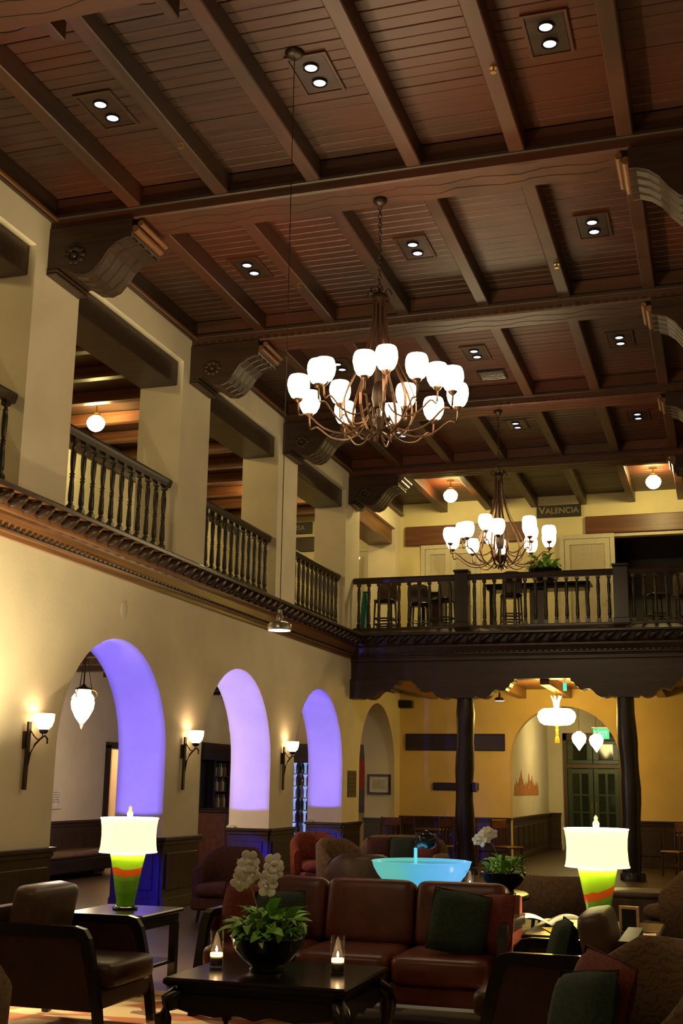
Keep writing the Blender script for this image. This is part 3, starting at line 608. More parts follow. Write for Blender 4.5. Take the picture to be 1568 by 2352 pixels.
bmesh_ = {}; ORD = ['first', 'second', 'third', 'fourth', 'fifth', 'sixth', 'seventh', 'eighth', 'ninth', 'tenth', 'eleventh', 'twelfth']
def bottle(lab, x, y, z, c, grp):
    if c not in bmesh_:
        o = MB().lathe([(.036, 0), (.038, .14), (.034, .18), (.014, .22), (.013, .28), (.016, .29)], n=10).build('bottle', bcol[c]); bmesh_[c] = o.data; bpy.data.objects.remove(o)
    tag(mobj('bottle', bmesh_[c], None, (x, y, z)), lab, 'bottle', grp)
for j, z in enumerate((1.07, 1.425, 1.745)):
    for i in range(6): bottle('glass bottle, %s from left, on the %s of the back bar' % (ORD[i], ['counter', 'lower shelf', 'upper shelf'][j]), XH+.18, 25.2-.28+i*.11, z+.001, (i+j) % 3, 'bottles on the back bar')
t = thing('bar_counter', 'reddish wood bar counter front behind the second arch', 'counter', (-9.9, 23.9, 0))
MB().cbox(-.3, .3, -1.2, 1.6, 0, 1.02, .01).build('front', ORW, t); MB().cbox(-.35, .38, -1.25, 1.65, 1.02, 1.07, .012).build('top', WDY, t)
t = thing('monitor', 'small screen glowing violet on stand before the bar', 'monitor', (-8.5, 20.9, 0), -.6)
MB().cbox(-.2, .2, -.02, .02, .62, .92, .008).build('bezel', BLACKP, t); MB().box(-.17, .17, -.024, -.02, .66, .90).build('screen', emit('screen_glow', (.35, .25, 1), 1.2, vary=.6), t); MB().cbox(-.03, .03, -.02, .04, .04, .62, .004).build('stand', BLACKP, t); MB().cbox(-.18, .18, -.12, .12, 0, .04, .008).build('foot', BLACKP, t)
light('bar_bulb', 'POINT', (-9.3, 25.2, 3.2), 9, (1, .8, .55), .08)
t = thing('bottle_shelf', 'tall black shelf lit bluish white behind the third arch', 'shelf', (-9.3, YB-.2, 0))
MB().cbox(-.75, .75, .12, .17, .2, 2.1, .005).build('back_panel', emit('shelf_backlight', (.35, .5, 1), .5, vary=.5), t); MB().cbox(-.8, .8, -.2, .18, 2.08, 2.5, .01).build('header', WD, t)
for x in (-.78, -.39, 0, .39, .78): MB().cbox(x-.02, x+.02, -.14, .16, 0, 2.1, .004).build('upright', BLACKP, t)
for i in range(7): MB().cbox(-.78, .78, -.14, .15, .2+i*.27, .22+i*.27, .004).build('shelf', STEEL, t)
for i in range(7):
    for q in range(12): bottle('bottle, %s from left, on the %s shelf of the bluish lit rack' % (ORD[q], ['lowest', 'second lowest', 'third lowest', 'middle', 'third highest', 'second highest', 'highest'][i]), -9.3-.70+q*.127, YB-.22, .221+i*.27, (i*5+q*3) % 3, 'bottles on the lit shelf')
t = thing('red_banner', 'red panel glimpsed through the far unlit arch', 'panel', (-8.05, YB-.04, 1.5)); MB().cbox(-.35, .35, -.02, .02, 0, .7, .005).build('panel', plain('red_panel', (.5, .06, .03), .7), t); MB().cbox(-.37, .37, -.03, .03, .7, 1.0, .005).build('header', WD, t); MB().cbox(-.37, .37, -.03, .03, -.5, 0, .005).build('footer', WD, t)
# ------------------------------------------------------------------ far wall below the gallery
def wallbox(name, label, cat, x0, x1, z0, z1, slats):
    t = thing(name, label, cat, (0, YB, 0)); MB().cbox(x0, x1, -.04, 0, z0, z1, .008).build('frame', BLACKP, t)
    for i in range(slats):
        z = z0+.03+i*(z1-z0-.06)/slats; MB().box(x0+.03, x1-.03, -.05, -.04, z, z+.5*(z1-z0)/slats).build('slat', WD, t)
wallbox('return_air_grille', 'wide black return air grille left of the log column', 'vent', -6.86, -4.6, 2.38, 2.75, 6)
wallbox('small_grille', 'small black grille low on the wall left of the log column', 'vent', -6.22, -5.2, 1.52, 1.68, 3)
t = thing('wall_speaker', 'small black speaker high in the corner by the unlit arch', 'speaker', (-6.82, YB-.1, 3.40)); MB().cbox(-.14, .14, -.09, .09, -.085, .085, .02).build('cabinet', BLACKP, t); MB().cbox(-.12, .12, -.10, -.088, -.07, .07, .01).build('grille', plain('speaker_cloth', (.015, .015, .015), .9), t)
# passage door
d = struct(MB().cbox(DX0, DX0+.1, YD-.05, YD+.1, 0, 3.05, .012).cbox(DX1-.1, DX1, YD-.05, YD+.1, 0, 3.05, .012).cbox(DX0, DX1, YD-.05, YD+.1, 2.85, 3.05, .012).cbox(DX0+.1, DX1-.1, YD-.04, YD+.1, 2.12, 2.24, .012).build('door_2', wood('door_frame_wood', (.10, .04, .02), 'z', .4)))
for i, (x0, x1) in enumerate(((DX0+.11, (DX0+DX1)/2-.01), ((DX0+DX1)/2+.01, DX1-.11))):
    q = MB().cbox(x0, x0+.12, YD, YD+.05, 0, 2.12, .006).cbox(x1-.12, x1, YD, YD+.05, 0, 2.12, .006).cbox((x0+x1)/2-.03, (x0+x1)/2+.03, YD+.005, YD+.045, .2, 2.0, .006).build('door_leaf', DGREEN, d)
    for z in (0, .5, .95, 1.4, 1.98): MB().cbox(x0+.12, x1-.12, YD+.002, YD+.048, z, z+(.13 if z in (0, 1.98) else .05), .006).build('glazing_bar', DGREEN, q)
    for k in range(2):
        for z0, z1 in ((.13, .5), (.55, .95), (1.0, 1.4), (1.45, 1.98)):
            xa = x0+.12 if k == 0 else (x0+x1)/2+.03; xb = (x0+x1)/2-.03 if k == 0 else x1-.12
            MB().box(xa, xb, YD+.02, YD+.026, z0, z1).build('pane', DKGL, q)
    tr = MB().cbox(x0, x1, YD, YD+.04, 2.24, 2.34, .006).cbox(x0, x1, YD, YD+.04, 2.76, 2.85, .006).cbox(x0, x0+.14, YD, YD+.04, 2.34, 2.76, .006).cbox(x1-.14, x1, YD, YD+.04, 2.34, 2.76, .006).build('transom', DGREEN, d)
    MB().box(x0+.14, x1-.14, YD+.02, YD+.026, 2.34, 2.76).build('pane', DKGL, tr)
    MB().tube([(x1-.05 if i == 0 else x0+.05, YD-.03, .95), (x1-.05 if i == 0 else x0+.05, YD-.03, 1.25)], .012, 6).build('pull_handle', BRASS, q)
t = thing('exit_sign', 'green lit EXIT sign above the passage door', 'sign', (-2.98, YD-1.5, 2.97))
MB().cbox(-.2, .2, -.03, .03, -.13, .13, .008).build('box', emit('exit_green', (.03, .75, .28), .8, (.01, .06, .03)), t); MB().cbox(-.24, .24, -.04, .04, .13, .17, .006).build('bracket', STEEL, t); MB().tube([(0, 0, .17), (0, 0, .75)], .012, 6).build('stem', STEEL, t)
textmesh('lettering', 'EXIT', .17, emit('exit_letters', (.6, 1, .8), 1.0, (.2, .3, .25)), t, Matrix.Translation((0, -.034, 0)) @ Matrix.Rotation(PI/2, 4, 'X'))
# lanterns
def lathe_thing(name, label, loc, prof, mat, grp=None): pass
t = thing('round_lantern', 'flattened round yellow paper lantern with tassel before the passage arch', 'lantern', (-3.19, 24.5, 0))
MB().lathe([(.08, 2.83), (.26, 2.845), (.345, 2.90), (.38, 2.985), (.385, 3.03), (.36, 3.10), (.28, 3.16), (.10, 3.175)], n=24).build('paper_shade', LANT, t)
for k in range(7):
    a = 2*PI*k/7; MB().tube([(.03*math.cos(a), .03*math.sin(a), 3.17), (.05*math.cos(a), .05*math.sin(a), 3.3), (.11*math.cos(a), .11*math.sin(a), 3.42)], [.022, .018, .006], 6).build('crown_frond', LANT, t)
MB().tube([(0, 0, 3.2), (0, 0, 3.72)], .006, 5).build('cord', BLACKP, t)
TAS = plain('tassel', (.55, .25, .03), .8); MB().lathe([(.02, 2.62), (.035, 2.66), (.02, 2.70), (.035, 2.74), (.02, 2.78), (.04, 2.83)], n=10).build('tassel_knot', TAS, t); MB().lathe([(.05, 2.48), (.045, 2.56), (.02, 2.64)], n=12).build('tassel_skirt', TAS, t)
for x, y, z, l in ((-3.33, 29.6, 2.74, 'left of the pair'), (-2.99, 30.3, 2.72, 'right of the pair, lower')):
    t = thing('teardrop_lantern', 'white teardrop paper lantern before the passage door, '+l, 'lantern', (x, y, 0), 0, 'teardrop lanterns')
    MB().lathe([(.005, z-.25), (.06, z-.17), (.15, z-.05), (.175, z+.05), (.15, z+.13), (.07, z+.18), (.04, z+.21)], n=18).build('paper_shade', LANT2, t); MB().tube([(0, 0, z+.2), (0, 0, 3.72)], .005, 5).build('cord', BLACKP, t); MB().lathe([(.05, z+.2), (.05, z+.23)], n=12).build('top_ring', BRASS, t)
t = thing('green_tag', 'small green tag hanging in the bolster gap', 'tag', (-2.85, YG+.6, 3.52)); MB().cbox(-.035, .035, -.01, .01, -.10, .06, .005).build('tag', emit('green_tag', (.05, .8, .5), .8), t); MB().tube([(0, 0, .06), (0, 0, .2)], .004, 5).build('string', BLACKP, t)
# skyline mural in the passage (flat paint on the wall)
MS = 2.2
t = thing('skyline_mural', 'rust coloured skyline painted on passage wall left of the door', 'mural', (PX0+.006, 29.2, 1.42))
MURC = plain('rust_paint', (.45, .17, .05), .9, 0, .3, 8); random.seed(3); prof = [(-.85, 0)]; x = -.85
hs = [.18, .28, .22, .34, .5, .3, .2, .26, .22, .44, .28, .40, .24, .2, .26, .22]
for h in hs: prof += [(x+.03, h), (x+.053, h+.08), (x+.08, h)]; x += 1.7/len(hs)
prof += [(.85, 0)]; MB().prism([(MS*a, b) for a, b in prof[::-1]], 'x', 0, .004).build('painted_skyline', MURC, t)
# ------------------------------------------------------------------ left gallery end and far gallery upstairs
MB().cbox(XH, XH+.05, 11, YB, 7.45, 7.95, .01).build('frieze_board', WDY, hall)
def sign(label, s, cx, z0, z1, w, size, big=None):
    t = thing('room_sign', label, 'sign', (cx, YB, (z0+z1)/2)); MB().cbox(-w/2, w/2, -.05, 0, -(z1-z0)/2, (z1-z0)/2, .008).build('board', plain('sign_board', (.035, .026, .018), .5), t)
    LM = plain('sign_lettering', (.33, .27, .17), .5); Mx = lambda x, z: Matrix.Translation((x, -.054, z)) @ Matrix.Rotation(PI/2, 4, 'X')
    textmesh('lettering', s[0], size*1.28, LM, t, Mx(-w*.375, .012)); textmesh('lettering', s[1:], size, LM, t, Mx(w*.075, 0))
sign('dark sign board reading VALENCIA over the far gallery', 'VALENCIA', -3.285, 7.59, 7.87, 1.0, .185)
sign('dark sign board ending in ALISA, seen past the third pier', ' ALISA', -9.66, 7.5, 7.79, .92, .165)
MB().cbox(-10.3, -8.25, YB-.06, YB, 7.06, 7.42, .012).build('lintel', WX, wall_back)
MB().cbox(-6.87, -4.0, YB-.08, YB, 7.08, 7.53, .012).build('lintel', WMX, wall_back)
MB().cbox(-2.70, XR, YB-.08, YB, 7.16, 7.56, .012).build('lintel', WMX, wall_back)
struct(MB().cbox(-2.75, XR, YB-.04, YB, 7.08, 7.15, .008).build('trim_103', WHITE))
dk = struct(MB().box(ya1, XR, YB+3.0, YB+3.1, 4.5, 7.2).box(ya1-.1, ya1, YB+.25, YB+3.1, 4.5, 7.2).box(XR, XR+.1, YB+.25, YB+3.1, 4.5, 7.2).box(ya1, XR, YB+.25, YB+3.1, 7.1, 7.2).box(ya1, XR, YB, YB+3.1, 4.5, 4.62).build('wall_gallery_room', WD))  # unlit room beyond the opening: its gloom is put into the dark wall material
def glazed_door(num, x0, x1, z0, z1, leaves, y=YB, mat=WHITE):
    d = struct(MB().cbox(x0-.1, x0, y-.05, y+.01, z0, z1+.1, .008).cbox(x1, x1+.1, y-.05, y+.01, z0, z1+.1, .008).cbox(x0-.1, x1+.1, y-.055, y+.01, z1, z1+.1, .008).build('door_%d' % num, mat)); w = (x1-x0)/leaves
    for i in range(leaves):
        a, b = x0+i*w+.01, x0+(i+1)*w-.01
        q = MB().cbox(a, a+.11, y-.035, y, z0, z1, .006).cbox(b-.11, b, y-.035, y, z0, z1, .006).cbox(a+.11, b-.11, y-.035, y, z1-.13, z1, .006).cbox(a+.11, b-.11, y-.035, y, z0, z0+.2, .006).build('door_leaf', mat, d)
        cm = MB(); n = 24                                   # pleated curtain behind the pane
        vs = []
        for j in range(n+1): xx = a+.11+(b-a-.22)*j/n; yy = y-.012+.007*math.sin(j*2.3); vs += [(xx, yy, z0+.2), (xx, yy, z1-.13)]
        cm.add(vs, [(2*j, 2*j+2, 2*j+3, 2*j+1) for j in range(n)], True).build('curtain', CURT, q); MB().box(a+.11, b-.11, y-.030, y-.027, z0+.2, z1-.13).build('pane', GLASS, q)
        MB().tube([(b-.05, y-.05, z0+1.0), (b-.05, y-.08, z0+1.0), (b-.13, y-.08, z0+1.0)], .01, 6).build('handle', BRASS, q)
glazed_door(3, -6.4, -5.2, 4.62, 6.98, 2); glazed_door(4, -3.18, -2.17, 4.62, 7.05, 1, YB-.06); glazed_door(5, -8.6, -7.75, 4.62, 7.0, 1)
t = thing('emergency_light', 'white emergency light box with red dot in gallery corner', 'emergency light', (-7.42, YB-.06, 6.98)); MB().cbox(-.14, .14, -.05, .05, -.1, .1, .012).build('box', WHITE, t); MB().lathe([(.0, -.055), (.018, -.055)], n=8).build('red_lamp', emit('red_dot', (1, .08, .05), 3), t, (.0, -.0, 0), (PI/2, 0, 0))
for sx in (-.09, .09): MB().lathe([(.03, .0), (.04, .05)], n=10).build('lamp_head', WHITE, t, (sx, -.02, .10))
def bar_stool():
    t = thing('bar_stool', '', 'bar stool', (0, 0, 0), 0, 'dark bar stools on the far gallery')
    for sx in (-.17, .17):
        for sy in (-.17, .17): MB().tube([(sx*1.15, sy*1.15, 0), (sx, sy, .68)], [.016, .022], 6).build('leg', BLK, t)
    for z in (.2, .32): MB().box(-.19, .19, -.2, -.18, z, z+.03).box(-.19, .19, .18, .2, z, z+.03).box(-.2, -.18, -.19, .19, z, z+.03).box(.18, .2, -.19, .19, z, z+.03).build('footrest', BLK, t)
    MB().pillow(0, 0, .71, .44, .44, .1, 5, 6).build('seat', BLK, t); MB().prism([(-.2, 0), (.2, 0), (.19, .4), (.1, .44), (-.1, .44), (-.19, .4)], 'y', .19, .225).build('backrest', CHAIRW, t, (0, 0, .74)); return t
bs = bar_stool(); bs.location = (-6.55, 23.6, 4.62); bs['label'] = 'dark bar stool on far gallery beside the left wall'
for x, y, r, l in ((-5.95, 24.2, .4, 'dark bar stool behind the first far balustrade, middle one'), (-5.35, 23.7, -.3, 'dark bar stool on far gallery just left of the newel'), (-3.9, 23.45, PI+.3, 'dark bar stool at the left end of the long bar table'), (-1.1, 24.0, .5, 'dark bar stool right of the second newel'), (-.5, 24.3, 2.2, 'dark bar stool at far right gallery edge')): dup(bs, (x, y, 4.62), r, l)
def bar_table(label, x, y, w, d):
    t = thing('bar_table', label, 'table', (x, y, 4.62)); MB().cbox(-w/2, w/2, -d/2, d/2, .99, 1.04, .01).build('top', BLK, t); MB().cbox(-w/2+.05, w/2-.05, -d/2+.05, d/2-.05, .92, .99, .008).build('apron', BLK, t); MB().cbox(-.16, .16, -.16, .16, .05, .92, .015).build('pedestal', CHAIRW, t); MB().cbox(-.3, .3, -.3, .3, 0, .05, .012).build('foot', BLK, t)
    for sx in (-1, 1): MB().cbox(sx*(w/2-.1)-.035, sx*(w/2-.1)+.035, -.035, .035, 0, .92, .006).build('leg', BLK, t)
bar_table('long dark bar table on far gallery under the planter', -3.45, 24.15, 2.15, .6); bar_table('square dark bar table behind the first far balustrade', -5.75, 24.9, .8, .7)
t = thing('teal_vase', 'tall teal glass vase behind far balustrade by the left wall', 'vase', (-6.9, 23.3, 4.62)); MB().lathe([(.09, 0), (.10, .3), (.085, .6), (.06, .8), (.05, .86)], n=14).build('body', plain('teal_glass', (.01, .16, .11), .2), t); MB().lathe([(.06, .86), (.06, .88)], n=14).build('rim', plain('teal_rim', (.02, .2, .14), .2), t)
# ------------------------------------------------------------------ plants
def leaf_mesh(name, L, w, mat, droop):
    m = MB(); n = 6; vs = []
    for i in range(n+1):
        t = i/n; ww = w*math.sin(PI*(t*.93+.05))**.8*(1-.25*t); x = L*t*math.cos(droop*t*.9); z = L*t*.25+.1*L*math.sin(t*PI)-L*math.sin(droop*t*.9)*t*.7
        vs += [(x, -ww, z+ww*.35), (x, 0, z), (x, ww, z+ww*.35)]
    fs = []
    for i in range(n): fs += [(3*i, 3*i+3, 3*i+4, 3*i+1), (3*i+1, 3*i+4, 3*i+5, 3*i+2)]
    o = m.add(vs, fs, True).build(name, mat); d = o.data; bpy.data.objects.remove(o); return d
LM_ = [leaf_mesh('leaf', .17, .036, LEAF, .5), leaf_mesh('leaf', .14, .032, LEAF, 1.0), leaf_mesh('leaf', .12, .024, LEAF2, .8)]
def blossom_mesh():
    m = MB()
    for k in range(5):
        a = 2*PI*k/5+PI/2; m.pillow(.022*math.cos(a), .004*(k % 2), .022*math.sin(a), .036, .008, .03, 2.3, 5)
    m.pillow(0, -.012, -.004, .016, .02, .014, 2.2, 4); o = m.build('blossom', PETAL); d = o.data; bpy.data.objects.remove(o); return d
BLO = blossom_mesh()
def planter(name, label, loc, sc, nleaf, stems, seed):
    rnd = random.Random(seed); t = thing(name, label, 'potted plant', loc)
    MB().lathe([(.10*sc, 0), (.11*sc, .012), (.095*sc, .025), (.165*sc, .05*sc+.03), (.212*sc, .11*sc+.03), (.225*sc, .175*sc+.02), (.232*sc, .185*sc+.02), (.215*sc, .175*sc+.02), (.19*sc, .14*sc+.02)], n=24).build('bowl', BOWL, t)
    MB().lathe([(.0, .16*sc), (.19*sc, .155*sc)][::-1], n=20, capb=False, capt=False).build('soil', PEB, t); z0 = .17*sc
    for i in range(nleaf):
        a = rnd.uniform(0, 2*PI); rr = .17*sc*math.sqrt(rnd.random()); h = rnd.uniform(.0, .17)*sc*(1.1-rr/(.25*sc))
        s = sc*rnd.uniform(.7, 1.25); o = mobj('leaf', LM_[rnd.choice([0, 0, 1, 1, 2])], t, (rr*math.cos(a), rr*math.sin(a), z0+h)); o.rotation_euler = (rnd.uniform(-.4, .4), rnd.uniform(-.9, .1)-.1, a+rnd.uniform(-.6, .6)); o.scale = (s, s, s)
    for i in range(14):
        a = rnd.uniform(0, 2*PI); rr = rnd.uniform(.03, .12)*sc
        MB().tube([(rr*.3*math.cos(a), rr*.3*math.sin(a), z0-.02), (rr*math.cos(a), rr*math.sin(a), z0+.2*sc*rnd.uniform(.5, 1))], .003, 4).build('stalk', LEAF, t)
    for i in range(16):
        a = rnd.uniform(0, 2*PI); rr = rnd.uniform(.1, .24)*sc; MB().pillow(0, 0, 0, .022, .016, .014, 2.2, 4).build('bud', PETAL, t, (rr*math.cos(a), rr*math.sin(a), z0+sc*rnd.uniform(.03, .2)))
    for (pts, blooms) in stems:
        MB().tube(pts, .0045*sc, 6).build('flower_stem', STEM, t)
        for (x, y, z) in blooms:
            o = mobj('blossom', BLO, t, (x, y, z)); s = 1.7*sc*rnd.uniform(.85, 1.2); o.scale = (s, s, s); o.rotation_euler = (rnd.uniform(-.5, .5), rnd.uniform(-.8, .8), rnd.uniform(-.9, .6))
    return t
planter('orchid_bowl', 'green plant with white orchids in black bowl on the coffee table', (-2.76, 7.27, .475), 1.0, 170,
        [([(-.02, 0, .15), (-.06, 0, .32), (-.11, 0, .46), (-.17, -.01, .58), (-.22, -.01, .66)], [(-.19, -.02, .57), (-.15, -.03, .60), (-.13, -.02, .655), (-.11, -.03, .57), (-.185, -.03, .52), (-.09, -.02, .60)]),
         ([(.03, 0, .15), (.02, 0, .35), (0, 0, .48), (-.03, 0, .56)], [(-.01, -.02, .53), (.02, -.03, .57), (.045, -.02, .60), (.03, -.02, .64), (.0, -.03, .50)])], 5)
planter('orchid_bowl', 'smaller white orchid with green leaves beside the glowing fountain bowl', (-2.10, 11.9, .605), .95, 60,
        [([(0, 0, .15), (-.06, 0, .36), (-.13, 0, .5), (-.22, 0, .55)], [(-.10, -.02, .55), (-.14, -.03, .57), (-.18, -.02, .56), (-.22, -.03, .52), (-.25, -.02, .49), (-.2, -.03, .49), (-.15, -.03, .51)])], 9)
planter('gallery_planter', 'bushy green plant in dark bowl on the gallery bar table', (-3.30, 24.1, 5.66), 1.5, 80, [], 12)
# ------------------------------------------------------------------ seating
def wood_armchair(label, loc, rz):
    t = thing('wood_frame_armchair', label, 'armchair', loc, rz, 'leather armchairs with dark wood frames')
    for s in (-1, 1):
        y = s*.39; ya, yb = sorted((y, y-s*.05))
        fr = [(-.46, .60), (-.46, .67), (.17, .67), (.235, .655), (.275, .60), (.31, .48), (.345, .32), (.375, .18), (.40, .0), (.345, .0), (.32, .16), (.28, .32), (.245, .46), (.21, .57), (.17, .60)]
        MB().prism([(a, b) for a, b in fr], 'y', ya, yb).build('arm_frame', BLK, t)
        ya2, yb2 = sorted((y-s*.012, y-s*.055)); MB().prism([(-.45, .16), (.325, .16), (.29, .30), (.25, .46), (.215, .57), (.17, .61), (-.45, .61)], 'y', ya2, yb2).build('side_panel', LEATHD, t)
        MB().prism([(-.47, 0), (-.42, 0), (-.40, .18), (-.47, .18)], 'y', ya, yb).build('leg', BLK, t)
    MB().cbox(-.46, .36, -.34, .34, .17, .29, .015).build('seat_frame', LEATHD, t); MB().pillow(.02, 0, .365, .80, .66, .17, 10, 12, None, .45).build('seat_cushion', LEATHD, t)
    MB().prism([(-.47, .16), (-.38, .16), (-.43, .76), (-.52, .76)], 'y', -.37, .37).build('back_frame', LEATHD, t)
    Mr = Matrix.Rotation(math.radians(-80), 4, 'Y'); MB().pillow(-.31, 0, .665, .46, .62, .19, 9, 12, Mr, .4).build('back_cushion', LEATHB, t); return t
wood_armchair('dark leather armchair with wood frame left of the coffee table', (-4.22, 7.56, .012), 0)
wood_armchair('dark leather armchair with wood frame right of the coffee table', (-1.05, 7.5, .012), PI)
def tub_chair(name, label, loc, rz, mat, h=.88, R=.40, grp=None):
    t = thing(name, label, 'armchair', loc, rz, grp); n = 22; th = .11; vs = []; fs = []
    for i in range(n+1):                                    # shell wraps the back (-x) and both sides
        a = PI*.42+(2*PI-PI*.84)*i/n; k = abs(i/n-.5)*2; top = h-(h-.60)*max(0, (k-.35)/.65)**1.1
        c, s = math.cos(a), math.sin(a)
        for (rr, z) in ((R, .14), (R+.02, top-.06), (R-.03, top), (R-th+.03, top), (R-th, top-.06), (R-th, .14)): vs.append((rr*c*1.02, rr*s, z))
    for i in range(n):
        for j in range(6): fs.append((6*i+j, 6*i+(j+1) % 6, 6*i+6+(j+1) % 6, 6*i+6+j))
    m = MB().add(vs, fs, True); m.add(vs[:6], [(0, 1, 2, 3, 4, 5)]); m.add(vs[-6:], [(5, 4, 3, 2, 1, 0)]); m.build('shell', mat, t)
    MB().pillow(.05, 0, .36, .66, R*2-.22, .18, 5, 8).build('seat_cushion', mat, t); MB().cbox(-.30, .34, -R+.1, R-.1, .14, .28, .02).build('seat_base', mat, t)
    for sx in (-.25, .27):
        for sy in (-.24, .24): MB().tube([(sx, sy, .15), (sx*1.08, sy*1.08, 0)], [.024, .016], 8).build('leg', BLK, t)
    return t
tub_chair('patterned_tub_chair', 'tan patterned tub chair in right foreground holding two pillows', (-.50, 5.85, .012), PI+.75, PATF, .90, .42, 'patterned tub chairs')
tub_chair('patterned_tub_chair', 'tan patterned tub chair cut off by the left edge', (-3.985, 5.55, .012), PI/2+.2, PATF, .90, .42, 'patterned tub chairs')
def pillow_thing(label, loc, rot, mat, w=.42, h=.42, name='throw_pillow'):
    t = thing(name, label, 'pillow', loc, 0, 'throw pillows'); t.rotation_euler = rot
    m = MB(); n = 10; vs = []; fs = []
    for side in (1, -1):
        for i in range(n+1):
            for j in range(n+1):
                u, v = 2*i/n-1, 2*j/n-1; pu = u*(1-.06*(1-v*v)*-1-.06); pv = v*(1-.06+.06*(1-u*u))
                q = ((1-u**4)*(1-v**4))**.5; vs.append((pu*w/2, side*.075*q, pv*h/2))
    for s in range(2):
        b = s*(n+1)**2
        for i in range(n):
            for j in range(n):
                f = (b+i*(n+1)+j, b+(i+1)*(n+1)+j, b+(i+1)*(n+1)+j+1, b+i*(n+1)+j+1); fs.append(f[::-1] if s == 0 else f)
    m.add(vs, fs, True).build('cover', mat, t); e = [(-w/2, 0, -h/2), (w/2, 0, -h/2), (w/2, 0, h/2), (-w/2, 0, h/2), (-w/2, 0, -h/2)]
    MB().tube([Vector(p)*.985 for p in e], .006, 5).build('piping', mat, t); return t
pillow_thing('red pillow behind the green one on the foreground tub chair', (-.60, 5.78, .66), (-.30, .12, -.9), REDF)
pillow_thing('dark green pillow on the foreground patterned tub chair', (-.66, 5.64, .61), (-.35, -.15, -.8), GREENF)
# three-seat sofa
t = thing('sofa', 'long red leather sofa with three back cushions behind the coffee table', 'sofa', (-2.56, 8.6, .012))
MB().cbox(-1.06, 1.06, -.46, .42, .17, .30, .02).build('seat_frame', LEATH, t); MB().prism([(.30, .17), (.50, .17), (.56, .80), (.46, .82)], 'x', -1.08, 1.08).build('back_frame', LEATH, t)
for i in range(3):
    x = (i-1)*.685; MB().pillow(x, -.14, .385, .68, .74, .19, 10, 12, None, .45).build('seat_cushion', LEATH, t)
    MB().pillow(x, .30, .67, .68, .47, .21, 9, 14, Matrix.Rotation(math.radians(76), 4, 'X'), .5).build('back_cushion', LEATH, t)
for s in (-1, 1):
    xa, xb = sorted((s*1.05, s*1.11)); MB().prism([(.50, .62), (.50, .69), (-.20, .69), (-.27, .67), (-.32, .6), (-.38, .42), (-.44, .2), (-.47, 0), (-.41, 0), (-.38, .18), (-.31, .42), (-.25, .58), (-.20, .62)], 'x', xa, xb).build('arm_frame', BLK, t)
    xa, xb = sorted((s*1.04, s*1.09)); MB().prism([(.48, .17), (.48, .63), (-.20, .63), (-.26, .57), (-.32, .42), (-.38, .17)], 'x', xa, xb).build('side_panel', LEATH, t)
    MB().cbox(s*1.05-.03, s*1.05+.03, .42, .48, 0, .18, .005).build('leg', BLK, t)
MB().cbox(-.03, .03, -.42, -.36, 0, .18, .005).build('leg', BLK, t)
pillow_thing('dark green pillow standing on the red sofa', (-1.80, 8.42, .69), (-.33, .16, .15), GREENF, .40, .42)
pillow_thing('wine red pillow in right corner of the sofa', (-1.60, 8.55, .68), (-.30, -.1, -.45), REDF, .38, .40)
pillow_thing('dark red pillow in left corner of the sofa', (-3.38, 8.50, .68), (-.30, .08, .30), REDF, .40, .42)
pillow_thing('dark green pillow half hidden behind the orchid on the sofa', (-3.12, 8.44, .66), (-.36, -.06, .1), GREENF, .38, .38)
# coffee table
t = thing('coffee_table', 'black lacquer coffee table with curved legs and candles', 'table', (-2.67, 7.27, .012))
MB().cbox(-.565, .565, -.475, .475, .42, .463, .012).build('top', BLK, t); MB().cbox(-.50, .50, -.41, .41, .36, .42, .01).build('waist', BLK, t)
ap = [(-.52, .37), (.52, .37), (.54, .30), (.40, .27), (.25, .255), (.1, .275), (0, .25), (-.1, .275), (-.25, .255), (-.40, .27), (-.54, .30)]
for s in (-1, 1):
    ya, yb = sorted((s*.44, s*.41)); MB().prism(ap[::-1], 'y', ya, yb).build('apron', BLK, t); xa, xb = sorted((s*.53, s*.50)); MB().prism([(a*.82, b) for a, b in ap][::-1], 'x', xa, xb).build('apron', BLK, t)
for sx in (-1, 1):
    for sy in (-1, 1): MB().tube([(sx*.49, sy*.40, .37), (sx*.535, sy*.445, .32), (sx*.56, sy*.47, .25), (sx*.55, sy*.46, .16), (sx*.525, sy*.435, .08), (sx*.54, sy*.45, .03), (sx*.57, sy*.48, .0)], [.05, .062, .055, .042, .032, .032, .038], 10).build('leg', BLK, t)
def candle(label, loc):
    t = thing('candle_holder', label, 'candle', loc, 0, 'glass cylinder candles with pebbles')
    MB().lathe([(.045, 0), (.045, .22), (.042, .22), (.042, .012), (.0, .012)], n=20, capt=False).build('glass', GLASS, t); MB().lathe([(.0, .013), (.0405, .013), (.0405, .055), (.03, .064), (.0, .066)], n=14, capb=False, capt=False).build('pebbles', PEB, t)
    MB().lathe([(.0, .066), (.039, .066), (.039, .088), (.0, .092)], n=14, capb=False, capt=False).build('wax', WAX, t); MB().lathe([(.0005, .092), (.006, .10), (.008, .108), (.004, .12), (.0005, .13)], n=8).build('flame', FLAME, t)
candle('glass cylinder candle left of the orchid bowl', (-3.10, 7.27, .475)); candle('glass cylinder candle right of the orchid bowl', (-2.325, 7.34, .475)); candle('small candle between fountain bowl and second orchid', (-2.36, 11.55, .605))
